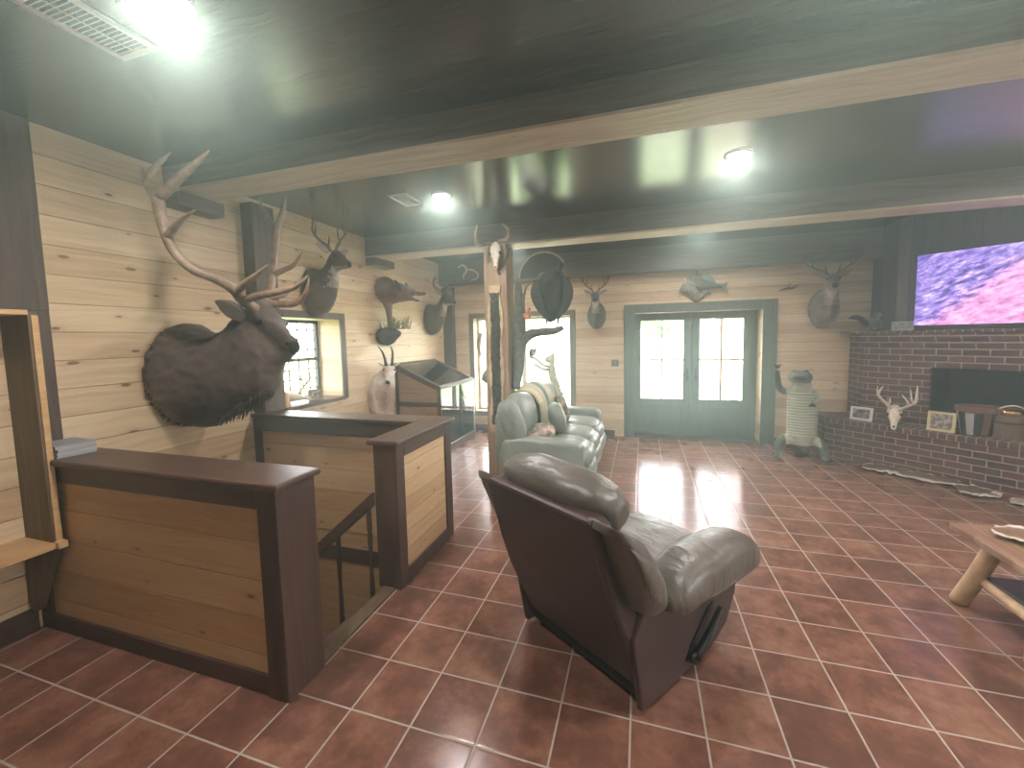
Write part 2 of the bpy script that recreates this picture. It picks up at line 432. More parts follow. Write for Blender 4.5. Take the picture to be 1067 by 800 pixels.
def holed(bm, u0, u1, z0, z1, holes, f):
    """wall made of blocks around its holes; f(u,z) block corners"""
    us = sorted({u0, u1, *[h[0] for h in holes], *[h[1] for h in holes]}); zs = sorted({z0, z1, *[h[2] for h in holes], *[h[3] for h in holes]})
    for i in range(len(us) - 1):
        for j in range(len(zs) - 1):
            cu, cz = (us[i] + us[i + 1]) / 2, (zs[j] + zs[j + 1]) / 2
            if any(h[0] < cu < h[1] and h[2] < cz < h[3] for h in holes): continue
            f(us[i], us[i + 1], zs[j], zs[j + 1])
WL = (3.33, 4.24, 1.03, 1.96)      # left window opening y0 y1 z0 z1
WB = (-2.93, -1.16, 0.36, 2.06)    # back window opening
DB = (-0.20, 1.73, 0.0, 2.05)      # door opening
bm = B(); holed(bm, YN, YW + WT, -2.7, ZC, [WL], lambda a, b, c, d: box(bm, XW - WT, XW, a, b, c, d)); bmesh.ops.remove_doubles(bm, verts=bm.verts, dist=1e-5)
put('wall_left', bm, pine_l, struct=True)
bm = B(); holed(bm, XW, XR, 0, ZC, [WB, DB], lambda a, b, c, d: box(bm, a, b, YW, YW + WT, c, d)); bmesh.ops.remove_doubles(bm, verts=bm.verts, dist=1e-5)
put('wall_back', bm, pine_b, struct=True)
WR = (0.2, 2.4, 0.9, 2.1)
bm = B(); holed(bm, YN, YW, 0, ZC, [WR], lambda a, b, c, d: box(bm, XR, XR + WT, a, b, c, d)); put('wall_right', bm, pine_l, struct=True)
bm = B(); holed(bm, XW, XR, 0, ZC, [], lambda a, b, c, d: box(bm, a, b, YN - WT, YN, c, d)); put('wall_near', bm, pine_b, struct=True)

# stair shaft below the floor
bm = B(); box(bm, XW, SX1 + 0.9, SY0 - 0.12, SY0, -2.7, -0.24); box(bm, XW, SX1 + 0.9, SY1, SY1 + 0.12, -2.7, -0.24)
put('wall_shaft', bm, pine_p, struct=True)
put('wall_shaft_end', box(B(), SX1 + 0.02, SX1 + 0.12, SY0, SY1, -2.7, -0.24), pine_q, struct=True)
put('floor_shaft', box(B(), XW, SX1 + 0.9, SY0, SY1, -2.8, -2.7), tile_m, struct=True)
bm = B(); box(bm, XW, SX1, SY1 - 0.02, SY1, -0.25, -0.13); box(bm, XW, SX1, SY0, SY0 + 0.02, -0.25, -0.13)
put('trim_1', bm, dark_x, struct=True)
bm = B(); box(bm, XW, SX1, SY1 - 0.008, SY1 - 0.0005, -0.13, 0.0); put('trim_2', bm, pine_p, struct=True)
put('trim_3', box(B(), SX1 - 0.02, SX1 + 0.07, SY0, 2.36, 0.0005, 0.014), pine_blue, struct=True, bevel=0.004)

# trim boards on the left wall
put('trim_4', box(box(B(), XW, XW + 0.03, 1.12, 1.615, 1.93, ZC), XW, XW + 0.029, 1.44, 1.6145, 1.072, 1.93), grey_z, struct=True, bevel=0.003)
put('trim_5', box(B(), XW, XW + 0.14, 3.00, 3.24, 1.045, 2.98), grey_z, struct=True, bevel=0.006)
put('trim_6', box(B(), XW, XW + 0.20, YW - 0.10, YW, 0, 2.64), grey_z, struct=True, bevel=0.006)
put('baseboard_left', box(B(), XW, XW + 0.02, 3.2, YW - 0.1, 0, 0.12), dark_y, struct=True)
put('baseboard_left_near', box(B(), XW, XW + 0.02, YN, 1.42, 0, 0.14), dark_y, struct=True)
bm = B(); box(bm, XW + 0.2, -0.42, YW - 0.02, YW, 0, 0.11); box(bm, 1.93, 2.25, YW - 0.02, YW, 0, 0.11)
put('baseboard_back', bm, dark_x, struct=True)

# ceiling beams: stained sides, natural underside
def beam(n, yl0, yl1, yr0, yr1, zb, x0=XW, x1=XR):
    r = bpy.data.objects.new('trim_%d' % n, None); COL.objects.link(r); r['kind'] = 'structure'
    t = 0.02
    put('beam_body', hexa(B(), [(x0, yl0, zb + t), (x1, yr0, zb + t), (x1, yr1, zb + t), (x0, yl1, zb + t), (x0, yl0, ZC), (x1, yr0, ZC), (x1, yr1, ZC), (x0, yl1, ZC)]), beam_m, r)
    put('beam_underside', hexa(B(), [(x0, yl0, zb), (x1, yr0, zb), (x1, yr1, zb), (x0, yl1, zb), (x0, yl0, zb + t), (x1, yr0, zb + t), (x1, yr1, zb + t), (x0, yl1, zb + t)]), beam_u, r)
    return r
beam(7, 2.36, 2.64, 2.42, 2.76, 2.87)
beam(8, 4.82, 5.12, 4.82, 5.13, 2.80)
bm = B(); box(bm, XW, XR, YW - 0.22, YW, 2.67, ZC); box(bm, XW, XR, YW - 0.24, YW - 0.22, 2.70, 2.86)
put('trim_9', bm, beam_m, struct=True)
put('trim_10', box(B(), XW, XW + 0.16, 2.36, 2.72, 2.76, 2.869), dark_y, struct=True, bevel=0.005)
put('trim_11', box(B(), XW, XW + 0.16, 4.82, 5.26, 2.70, 2.799), dark_y, struct=True, bevel=0.005)

# ------------------------------------------------------------ outdoors
def ground_mat():
    m, nt, n, l, b = nodes('lawn'); vec, s = coords(nt); f = noise_n(nt, vec, 0.5, 4)
    l.new(ramp(nt, f, [(0.4, lin(150, 178, 118)), (0.65, lin(182, 200, 150))]), b.inputs['Base Color']); b.inputs['Roughness'].default_value = 1.0; return m
lawn = ground_mat()
bm = B(); box(bm, -60, 60, 10.6, 70, -0.4, -0.3); box(bm, -60, -5.6, -30, 10.6, -0.4, -0.3)
o = put('lawn', bm, lawn); o['kind'] = 'structure'
concrete = plain('concrete', lin(196, 192, 184), 0.8, nscale=4, namp=0.08)
bm = B(); box(bm, -5.6, 6.5, YW + WT, 10.6, -0.3, -0.03); box(bm, -5.6, XW - WT, -3, YW + WT, -0.3, -0.03)
put('floor_porch', bm, concrete, struct=True)
porch_w = wood('porch_wood', lin(196, 140, 116), lin(160, 104, 84), KNOT, 2, 0, 0, 0.6, 0.2)
def porch_post(x, y, label):
    r = root('porch_post', label, 'post', (x, y, -0.03))
    put('shaft', box(B(), -0.08, 0.08, -0.08, 0.08, 0, 2.75), porch_w, r, local=True, bevel=0.008)
    put('base_block', box(B(), -0.11, 0.11, -0.11, 0.11, 0, 0.16), porch_w, r, local=True, bevel=0.008)
    return r
p = at(748, 380, 1, 10.1); porch_post(p.x, 10.1, 'reddish porch post seen through the right-hand door')
p = at(765, 380, 1, 10.3); porch_post(p.x, 10.3, 'paler porch post just right of the reddish one, outside the right-hand door')
leaf = plain('tree_leaves', lin(128, 160, 118), 0.9, nscale=1.2, namp=0.45, bumps=0.9, bdist=0.3)
bark = plain('tree_bark', lin(120, 104, 92), 0.9, nscale=8, bumps=0.5)
def tree(x, y, h, label, seed):
    r = root('tree', label, 'tree', (x, y, -0.3), 0, 'trees beyond the lawn')
    rnd = random.Random(seed)
    put('trunk', tube(B(), [(0, 0, 0), (0.1, 0, h * 0.3), (0, 0.1, h * 0.6)], [0.3, 0.22, 0.12], 8), bark, r, local=True, smooth=True)
    bm = B()
    for i in range(14):
        a = rnd.uniform(0, 2 * PI); q = rnd.uniform(0, h * 0.3)
        ball(bm, (q * math.cos(a), q * math.sin(a), h * rnd.uniform(0.35, 0.95)), h * rnd.uniform(0.12, 0.2), 3, 2, None, h * 0.09, 1.6, i + seed)
    put('crown', bm, leaf, r, local=True, smooth=True)
TL = ['leafy tree beyond the lawn, seen through the back window', 'leafy tree seen through the left-hand door pane', 'leafy tree seen through the right-hand door pane', 'leafy tree outside the barred side window', 'leafy tree seen at the left edge of the back window']
for i, (x, y, h) in enumerate(((-9.5, 34, 7.5), (1.0, 36, 6.5), (7.5, 34, 7.0), (-28, 22, 7), (-16, 34, 7))): tree(x, y, h, TL[i], i * 3.3)

# ------------------------------------------------------------ scatter volume added to imitate greenish lens glare
hm = bpy.data.materials.new('glare_volume'); hm.use_nodes = True; hn = hm.node_tree.nodes; hn.remove(hn['Principled BSDF'])
vs = hn.new('ShaderNodeVolumeScatter'); vs.inputs['Color'].default_value = (.77, 1.0, .88, 1); vs.inputs['Density'].default_value = GLARE_DENSITY; vs.inputs['Anisotropy'].default_value = .72
hm.node_tree.links.new(vs.outputs[0], hn['Material Output'].inputs['Volume'])
hz = put('glare_volume', box(B(), XW - WT - .03, XR + WT + .03, YN - WT - .03, YW + WT + .03, -2.85, ZC + .25), hm)
hz['kind'] = 'stuff'; hz['label'] = 'greenish scatter volume added for lens glare, filling the room'; hz['category'] = 'glare_volume'

# ------------------------------------------------------------ windows
def window(n, parts):
    r = bpy.data.objects.new('window_%d' % n, None); COL.objects.link(r); r['kind'] = 'structure'
    for nm, b_, mt in parts: put(nm, b_, mt, r, bevel=0.0 if nm == 'pane' else 0.003)
    return r
# left wall window: casing on the room side, sill, deep pine reveal, sash with a grille at the outside
y0, y1, z0, z1 = WL; cw = 0.08
cas = B(); box(cas, XW, XW + 0.025, y0, y1 + cw, z1, z1 + cw); box(cas, XW, XW + 0.025, y1, y1 + cw, z0 - 0.03, z1)
box(cas, XW, XW + 0.025, y0 - 0.09, y0, z0 - 0.03, z1 + cw)
sill = box(B(), XW - WT + 0.08, XW + 0.06, y0, y1, z0 - 0.035, z0 + 0.004)
xg = XW - WT + 0.03; sash = B()
for a in ((y0, y0 + .04, z0, z1), (y1 - .04, y1, z0, z1), (y0, y1, z0, z0 + .04), (y0, y1, z1 - .04, z1), (y0, y1, (z0 + z1) / 2 - .02, (z0 + z1) / 2 + .02)): box(sash, xg - .02, xg + .03, *a)
gr = B()
for k in range(1, 6): yy = y0 + (y1 - y0) * k / 6; box(gr, xg - .005, xg + .005, yy - .009, yy + .009, z0, z1)
for k in range(1, 8):
    if k != 4: zz = z0 + (z1 - z0) * k / 8; box(gr, xg - .005, xg + .005, y0, y1, zz - .008, zz + .008)
rev = B(); e = 0.012
window(1, [('casing', cas, grey_z), ('sill', sill, dark_y), ('sash', sash, vinyl_frame), ('grille', gr, vinyl_frame), ('pane', box(B(), xg - .012, xg - .008, y0, y1, z0, z1), glass_m)])
x0, x1, z0, z1 = WB; cas = B()
for a in ((x0 - .09, x0, z0 - .09, z1 + .09), (x1, x1 + .09, z0 - .09, z1 + .09)): box(cas, a[0], a[1], YW - .025, YW, a[2], a[3])
box(cas, x0, x1, YW - .025, YW, z1, z1 + .09); box(cas, x0, x1, YW - .04, YW, z0 - .09, z0)
yg = YW + 0.2; fr = B(); xm = -2.03
for a in ((x0, x0 + .04, z0, z1), (x1 - .04, x1, z0, z1), (x0, x1, z0, z0 + .04), (x0, x1, z1 - .04, z1), (xm - .04, xm + .04, z0, z1)): box(fr, a[0], a[1], yg - .03, yg + .03, a[2], a[3])
window(2, [('casing', cas, wood('casing_wood', lin(128, 112, 88), lin(84, 72, 58), lin(40, 34, 30), 0, 2, 0, 0.5, 0.2)), ('frame', fr, plain('cream_frame', lin(204, 196, 168), 0.5)), ('pane', box(B(), x0, x1, yg - .004, yg, z0, z1), glass_m)])
for n, (u0, u1, zz0, zz1), horiz in ((3, WR, False),):
    fr = B()
    for a in ((u0, u0 + .05, zz0, zz1), (u1 - .05, u1, zz0, zz1), (u0, u1, zz0, zz0 + .05), (u0, u1, zz1 - .05, zz1), ((u0 + u1) / 2 - .03, (u0 + u1) / 2 + .03, zz0, zz1)):
        if horiz: box(fr, a[0], a[1], YN - .2, YN - .14, a[2], a[3])
        else: box(fr, XR + .14, XR + .2, a[0], a[1], a[2], a[3])
    pn = box(B(), u0, u1, YN - .172, YN - .168, zz0, zz1) if horiz else box(B(), XR + .168, XR + .172, u0, u1, zz0, zz1)
    window(n, [('frame', fr, vinyl_frame), ('pane', pn, glass_m)])

# ------------------------------------------------------------ french doors
x0, x1, z0, z1 = DB
cas = B()
for a in ((x0 - .07, x0 + .09, 0, z1 + .14), (x1 - .0, x1 + .19, 0, z1 + .14), (x0 + .09, x1, z1, z1 + .14)): box(cas, a[0], a[1], YW - .03, YW, a[2], a[3])
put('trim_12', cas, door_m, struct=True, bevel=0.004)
yd = YW + 0.30
def door(n, a, b_, hinge):
    r = bpy.data.objects.new('door_%d' % n, None); COL.objects.link(r); r['kind'] = 'structure'; r.location = (a, yd, 0)
    pw = (b_ - a); gx0, gx1, gz0, gz1 = a + (0.19 if n == 1 else 0.18), b_ - 0.12, 0.62, 1.93
    if n == 2: gx0, gx1 = a + 0.12, b_ - 0.19
    lf = B(); box(lf, a, gx0, yd - .022, yd + .022, 0.018, z1 - .001); box(lf, gx1, b_, yd - .022, yd + .022, 0.018, z1 - .001)
    box(lf, gx0, gx1, yd - .022, yd + .022, 0.018, gz0); box(lf, gx0, gx1, yd - .022, yd + .022, gz1, z1 - .001)
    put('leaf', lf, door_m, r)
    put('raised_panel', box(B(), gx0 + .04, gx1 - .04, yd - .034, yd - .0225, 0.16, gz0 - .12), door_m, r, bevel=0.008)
    mt = B(); xm = (gx0 + gx1) / 2; zm = (gz0 + gz1) / 2; box(mt, xm - .011, xm + .011, yd - .015, yd + .015, gz0, gz1); box(mt, gx0, gx1, yd - .0145, yd + .0145, zm - .011, zm + .011)
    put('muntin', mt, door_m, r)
    put('pane', box(B(), gx0, gx1, yd - .003, yd + .003, gz0, gz1), glass_m, r)
    hx = b_ - .06 if n == 1 else a + .06
    hb = B(); box(hb, hx - .02, hx + .02, yd - .032, yd - .0225, 0.93, 1.13); tube(hb, [(hx, yd - .03, 1.02), (hx, yd - .07, 1.02), (hx + (-.09 if n == 1 else .09), yd - .075, 1.02)], .009, 8)
    put('door_handle', hb, plain('door_handle_metal_%d' % n, lin(70, 66, 58), 0.35, 0.8), r, smooth=False)
mid = (x0 + x1) / 2 + 0.02
door(1, x0 + .001, mid - .003, 'l'); door(2, mid + .003, x1 - .001, 'r')
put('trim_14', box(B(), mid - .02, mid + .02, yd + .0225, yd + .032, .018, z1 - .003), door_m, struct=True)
o = put('door_sill', box(B(), x0, x1, YW + .02, YW + WT, 0.0005, 0.016), plain('bronze_sill', lin(80, 74, 62), 0.4, 0.6)); o.name = 'trim_13'; o['kind'] = 'structure'

# ------------------------------------------------------------ half walls round the stairs
hw = root('half_wall', 'pine panelled half wall with dark cap nearest the viewer, running to the left wall', 'half wall', (-2.5, 1.55, 0))
ya, yb, xe = 1.44, 1.66, -1.58
put('core', box(B(), XW, xe - .02, ya + .015, yb - .015, 0, 1.03), pine_p, hw)
put('cap', box(B(), XW, xe + .03, ya - .03, yb + .03, 1.035, 1.07), dark_x, hw, bevel=0.012)
fr = B(); box(fr, XW, xe - .12, ya, yb, .93, 1.035); put('top_rail', fr, dark_x, hw, bevel=.004)
fr = B(); box(fr, XW, xe - .12, ya, yb, 0, .10); put('bottom_rail', fr, dark_x, hw, bevel=.004)
put('post', box(B(), xe - .12, xe, ya - .01, yb + .01, 0, 1.035), dark_z, hw, bevel=.006)
put('stile', box(B(), XW, XW + .11, ya, yb, .10, .93), dark_z, hw, bevel=.004)
hw = root('half_wall', 'free-standing pine panelled half wall beside the stair opening, its panel facing the armchair', 'half wall', (-1.64, 2.75, 0))
xa, xb, y0, y1 = -1.73, -1.55, 2.36, 3.20
put('core', box(B(), xa + .015, xb - .015, y0 + .02, y1 - .02, 0, 1.0), pine_q, hw)
put('cap', box(B(), xa - .03, xb + .03, y0 - .03, y1 + .03, 1.005, 1.04), dark_y, hw, bevel=0.01)
put('end_post', box(B(), xa, xb, y0, y0 + .10, 0, 1.005), dark_z, hw, bevel=.006)
put('corner_post', box(B(), xa, xb, y1 - .11, y1, 0, 1.005), dark_z, hw, bevel=.006)
put('top_rail', box(B(), xa, xb, y0 + .10, y1 - .11, .91, 1.005), dark_y, hw, bevel=.004)
put('bottom_rail', box(B(), xa, xb, y0 + .10, y1 - .11, 0, .11), dark_y, hw, bevel=.004)
hw = root('half_wall', 'pine panelled half wall behind the stair opening, under the side window', 'half wall', (-2.6, 3.1, 0))
put('core', box(B(), XW, xa - .031, 2.995, 3.165, 0, 1.0), pine_p, hw)
put('cap', box(B(), XW, xa - .031, 2.95, 3.22, 1.005, 1.04), dark_x, hw, bevel=0.01)
put('top_rail', box(B(), XW, xa - .031, 2.98, 3.18, .88, 1.005), dark_x, hw, bevel=.004)
put('stile', box(B(), XW, XW + .09, 2.98, 3.18, 0, .88), dark_z, hw, bevel=.004)
# staircase and its rail
st = root('staircase', 'wooden stairs going down between the half walls', 'stairs', (SX1, 2.0, -.2))
rise, run = 0.19, 0.23
tb = B()
for k in range(7):
    z = -rise * (k + 1); xk = SX1 - .001 - run * k
    put('tread', box(B(), xk - run - .02, xk - .002, SY0 + .03, 2.30, z - .035, z), dark_y, st, bevel=.006)
sb = B()
for yy in ((SY0 + .002, SY0 + .028), (2.302, 2.33)):
    prism(sb, [(SX1 - .003, -.16), (SX1 - .003, -.5), (SX1 - .003 - run * 7.2, -.5 - rise * 7.0), (SX1 - .003 - run * 7.2, -.16 - rise * 7.0)], yy[0], yy[1], lambda a, b, c: (a, c, b))
put('stringer', sb, dark_x, st)
rl = root('stair_railing', 'dark stained handrail with turned balusters sloping down the stairs', 'railing', (-1.9, 2.35, 0))
sl = rise / run * 1.05
def rz_(x): return 0.66 + (x + 1.755) * sl
prism(hb := B(), [(-1.735, rz_(-1.735)), (-1.735, rz_(-1.735) - .10), (-3.3, rz_(-3.3) - .10), (-3.3, rz_(-3.3))], 2.315, 2.375, lambda a, b, c: (a, c, b))
put('handrail', hb, dark_x, rl, bevel=.012)
for x in (-1.775, -2.045, -2.32, -2.6, -2.88, -3.15):
    zt = rz_(x) - .09; zb = -rise * max(1, math.ceil((SX1 - x) / run)); hgt = zt - zb; b_ = B()
    if x > -1.8: zb = -.19; hgt = zt - zb
    for t0, t1, ra, rb in ((0, .16, .02, .018), (.16, .2, .011, .02), (.2, .5, .017, .012), (.5, .76, .012, .018), (.76, .8, .018, .01), (.8, 1, .018, .018)):
        cyl(b_, (x, 2.345), ra, rb, zb + hgt * t0, zb + hgt * t1 + (.012 if t1 == 1 else 0), 10)
    put('baluster', b_, dark_z, rl)

# ------------------------------------------------------------ hall bench
hb_ = root('hall_bench', 'tall pine hall bench with blue-stained side panel against the left wall', 'bench', (XW + .2, .8, 0))
yb1 = 1.43
PX = lambda x, z: (x, z)
put('side_panel', prism(B(), [(XW + .03, .14), (-3.42, .14), (-3.19, .56), (-3.19, 1.90), (XW + .03, 1.90)], yb1 - .04, yb1, lambda a, b, c: (a, c, b)), pine_blue, hb_)
put('side_panel', prism(B(), [(XW + .03, .14), (-3.42, .14), (-3.19, .56), (-3.19, 1.90), (XW + .03, 1.90)], .0, .04, lambda a, b, c: (a, c, b)), pine_blue, hb_)
put('front_edging', box(B(), -3.19, -3.182, yb1 - .028, yb1, .603, 1.884), pine_s, hb_)
put('top_board', box(B(), XW + .03, -3.175, -.02, yb1 - .041, 1.885, 1.912), pine_s, hb_, bevel=.003)
put('seat', box(B(), XW + .03, -3.155, .041, yb1 - .041, .565, .60), pine_s, hb_, bevel=.006)
put('seat_nosing', box(B(), -3.189, -3.14, yb1 - .04, yb1 + .004, .562, .602), pine_s, hb_, bevel=.004)
put('back_panel', box(B(), XW + .031, XW + .05, .04, yb1 - .04, .6, 1.885), pine_l, hb_)
st_ = root('paper_stack', 'small stack of grey papers on the left end of the nearest half wall', 'papers', (-3.28, 1.53, 1.07))
rnd = random.Random(3)
for k in range(7):
    a = rnd.uniform(-.06, .06); zz = k * .0105
    b_ = box(B(), -.115, .115, -.09, .09, zz, zz + .0095); b_.transform(Matrix.Rotation(a, 4, 'Z'))
    put('paper', b_, plain('paper_%d' % k, lin(150 + 12 * (k % 3), 152 + 12 * (k % 3), 152 + 10 * (k % 3)), 0.7), st_, local=True)

# ------------------------------------------------------------ lamps and vents on the ceiling
lens_m = emit('lamp_lens', (1, .98, .94, 1), 14.0)
def can(x, y, label, group=None, watts=None):
    r = root('recessed_light', label, 'ceiling light', (x, y, ZC), 0, group)
    rb = B(); n = 32
    for q0, q1, zz0, zz1 in ((.075, .1, -.012, -.001),):
        va = [[rb.verts.new((q * math.cos(2 * PI * i / n), q * math.sin(2 * PI * i / n), z)) for i in range(n)] for q, z in ((.072, -.004), (.078, -.014), (.098, -.008), (.1, -.001), (.072, -.001))]
        for k in range(5):
            A, C_ = va[k], va[(k + 1) % 5]
            for i in range(n): rb.faces.new((A[i], A[(i + 1) % n], C_[(i + 1) % n], C_[i]))
    put('trim_ring', rb, white_metal, r, local=True, smooth=True)
    put('lens', cyl(B(), (0, 0), .0715, .0715, -.006, -.002, 32), lens_m, r, local=True)
    ld = bpy.data.lights.new('lamp', 'AREA'); ld.shape = 'DISK'; ld.size = .14; ld.energy = watts or LAMP_W; ld.color = (1, .965, .91); ld.spread = PI * .95
    lo = bpy.data.objects.new('lamp', ld); COL.objects.link(lo); lo.parent = r; lo.location = (0, 0, -.016)
    return r
can(-1.81, 1.29, 'recessed ceiling light at the top edge, beside the nearest vent')
can(-1.81, 3.70, 'recessed ceiling light beyond the first beam, right beside the small vent')
can(.695, 3.68, 'recessed ceiling light over the middle of the room, alone between the beams')
for x, y in ((.70, 1.29), (3.2, 3.68), (3.2, 1.29)): can(x, y, 'added ceiling light brightening the half wall, outside the frame', 'recessed lights outside the frame')
for x in (-1.81, .70): can(x, 5.9, 'added ceiling light brightening the far area, hidden from view behind the second beam', 'added lights behind the second beam', 20)  # unseen lamps added to brighten the far end of the room
can(.70, -1.1, 'added ceiling light brightening the half wall, outside the frame', 'recessed lights outside the frame', 10)  # weak unseen lamp behind the camera, added to lift the near half wall
def vent(x, y, a, b_, label):
    r = root('ceiling_vent', label, 'air vent', (x, y, ZC))
    f_ = B()
    for q in ((-a, a, -b_, -b_ + .03), (-a, a, b_ - .03, b_), (-a, -a + .03, -b_, b_), (a - .03, a, -b_, b_)): box(f_, q[0], q[1], q[2], q[3], -.012, -.0005)
    put('frame', f_, white_metal, r, local=True, bevel=.002)
    s_ = B(); n = int((2 * b_ - .06) / .02)
    for i in range(n):
        yy = -b_ + .035 + i * .02; hexa(s_, [(-a + .03, yy, -.012), (a - .03, yy, -.012), (a - .03, yy + .003, -.012), (-a + .03, yy + .003, -.012), (-a + .03, yy + .012, -.002), (a - .03, yy + .012, -.002), (a - .03, yy + .015, -.002), (-a + .03, yy + .015, -.002)])
    box(s_, -.004, .004, -b_ + .03, b_ - .03, -.011, -.004)
    put('louvre', s_, white_metal, r, local=True)
    put('duct', box(B(), -a + .03, a - .03, -b_ + .03, b_ - .03, -.0015, -.0005), black, r, local=True)
vent(-2.18, 3.68, .10, .17, 'small white ceiling vent just beyond the first beam')
vent(-2.22, 1.25, .12, .2, 'white ceiling vent at the upper left edge, nearest the viewer')

# ------------------------------------------------------------ log post with the dead branch, skull, turkey
lp = root('log_post', 'square timber post holding up the second beam, with a live-edge slab on its face', 'post', (-1.675, 4.94, 0))
post_m = wood('post_timber', lin(178, 150, 118), lin(124, 100, 78), lin(62, 46, 36), 2, 0, 0, 0.55, 0.5)
put('timber', box(B(), -1.82, -1.53, 4.80, 5.08, 0, 2.799), post_m, lp, bevel=.01)
sl_ = []; rnd = random.Random(5)
for i in range(15):
    z = .55 + 1.78 * i / 14; sl_.append((z, .085 + .02 * math.sin(i * 1.3) + rnd.uniform(-.008, .008)))
poly = [(-1.675 - w, z) for z, w in sl_] + [(-1.675 + w, z) for z, w in reversed(sl_)]
put('live_edge_slab', prism(B(), poly, 4.765, 4.799, lambda a, b, c: (a, c, b)), plain('slab_rim', lin(196, 176, 140), .6, nscale=14, bumps=.3), lp)
bkp = []; rnd = random.Random(8)
for i in range(46): z = .64 + 1.60 * i / 45; bkp.append((z, .058 + .022 * noise.noise(Vector((z * 5, 0, 0))) + rnd.uniform(-.007, .007), .012 * noise.noise(Vector((z * 3, 4, 0)))))
poly = [(-1.675 - w + o_, z) for z, w, o_ in bkp] + [(-1.675 + w + o_, z) for z, w, o_ in reversed(bkp)]
put('bark_face', prism(B(), poly, 4.752, 4.7645, lambda a, b, c: (a, c, b)), plain('dark_bark', lin(64, 64, 56), .8, nscale=26, namp=.6, bumps=1.0, bdist=.02), lp, bevel=.005)
br = root('dead_branch', 'dark forked dead branch fixed to the right side of the timber post', 'branch', (-1.45, 4.95, 1.2))
Yb = 4.95
bp = lambda px, py, y=Yb: at(px, py, 1, y)
bm = B(); tube(bm, [bp(537.5, 405), bp(540, 380), bp(541, 350), bp(541, 322), bp(540, 296)], [.05, .075, .085, .07, .04], 12, 5)
tube(bm, [bp(541, 362), bp(550, 350), bp(562, 346), bp(576, 345), bp(587, 341.5)], [.06, .062, .05, .045, .03], 12, 5)
put('trunk', bm, plain('weathered_bark', lin(92, 96, 84), .85, nscale=22, namp=.4, bumps=.9), br, smooth=True)
Yt = 4.93; T_ = lambda px, py, y=Yt: at(px, py, 1, y)
tk = root('turkey_mount', 'dark full-body turkey with fanned tail standing on the dead branch', 'bird mount', tuple(T_(573, 342)))
turkey_c = lambda p, n: lerp(lin(66, 70, 58), lin(40, 42, 38), noise.noise(p * 9) + .5)
bm = B(); loft(bm, [(T_(563, 290), T_(560, 292), .05), (T_(574, 280), T_(557, 308), .13), (T_(586, 284), T_(561, 322), .19), (T_(591, 300), T_(568, 333), .18), (T_(588, 316), T_(574, 336), .10), (T_(583, 328), T_(578, 334), .04)], (0, 1, 0), 18)
tube(bm, [T_(577, 288), T_(583, 280, 4.75), T_(585, 276, 4.65)], [.05, .035, .03], 10)
fuse('body', bm, FUR, tk, .014, turkey_c, .012, 40, local=False)
for q, (p0, p1, p2, p3) in enumerate((((559, 294, 4.80), (558, 306, 4.74), (563, 320, 4.75), (571, 333, 4.82)), ((588, 290, 4.84), (592, 303, 4.80), (589, 318, 4.80), (581, 332, 4.84)))):
    put('wing', tube(B(), [T_(*p0), T_(*p1), T_(*p2), T_(*p3)], [.04, .06, .05, .012], 12, 5, flat=.6, up=(0, 1, 0)), plain('turkey_wing_%d' % q, lin(48, 48, 42), .7, nscale=34, namp=.5, bumps=.8), tk, smooth=True)
fan_c = T_(564, 288)
feather_m = plain('turkey_tail_feather', lin(50, 54, 46), .6, nscale=30, namp=.5, bumps=.3)
tipm = plain('feather_tip', lin(170, 160, 130), .7)
for i in range(15):
    a = math.radians(40 + i * 9.2); L = .31
    d = Vector((math.cos(a), 0.15 * math.sin(i), math.sin(a))); d.y = 0
    s_ = Vector((-d.z, 0, d.x)); b_ = B(); yo = Vector((0, .10 + .003 * (i % 2), 0)); P = fan_c + yo
    pts = [(0.10, .012), (.25, .03), (.38, .047), (.43, .048)]
    lft = [P + d * (L * t / .46) + s_ * w for t, w in pts]; rgt = [P + d * (L * t / .46) - s_ * w for t, w in pts]
    prism(b_, [(q.x, q.z) for q in lft + rgt[::-1]], P.y, P.y + .0022, lambda a_, b2, c: (a_, c, b2))
    f_ = put('tail_feather', b_, feather_m, tk)
    b_ = B(); pts = [(.431 * L / .46, .048), (.455 * L / .46, .042), (.467 * L / .46, .02)]
    lft = [P + d * t + s_ * w for t, w in pts]; rgt = [P + d * t - s_ * w for t, w in pts]
    prism(b_, [(q.x, q.z) for q in lft + rgt[::-1]], P.y, P.y + .0022, lambda a_, b2, c: (a_, c, b2)); put('tip_band', b_, tipm, f_)
for px in (569, 581):
    b_ = B(); tube(b_, [T_(px + 1, 331), T_(px, 338), T_(px, 343)], [.02, .012, .011], 8)
    for dx in (-.03, 0, .03): tube(b_, [T_(px, 343), T_(px, 344) + Vector((dx, -.03, -.005))], [.009, .005], 6, 1)
    put('leg', b_, plain('turkey_leg_%d' % px, lin(120, 96, 82), .6), tk, smooth=True)
og = root('bird_ornament', 'small orange and brown bird ornament on the branch beside the turkey', 'ornament', tuple(T_(548, 333)))
bm = B(); ball(bm, T_(549, 329), (.05, .035, .045), 3); ball(bm, T_(551, 322), (.025, .025, .025), 3)
put('body', bm, plain('orange_feathers', lin(204, 128, 88), .7, nscale=40, bumps=.4), og, smooth=True)
put('plume', tube(B(), [T_(546, 326), T_(545.5, 312), T_(548, 300), T_(552, 296)], [.02, .016, .014, .006], 8), plain('brown_plume', lin(96, 84, 64), .8, nscale=40, bumps=.5), og, smooth=True)

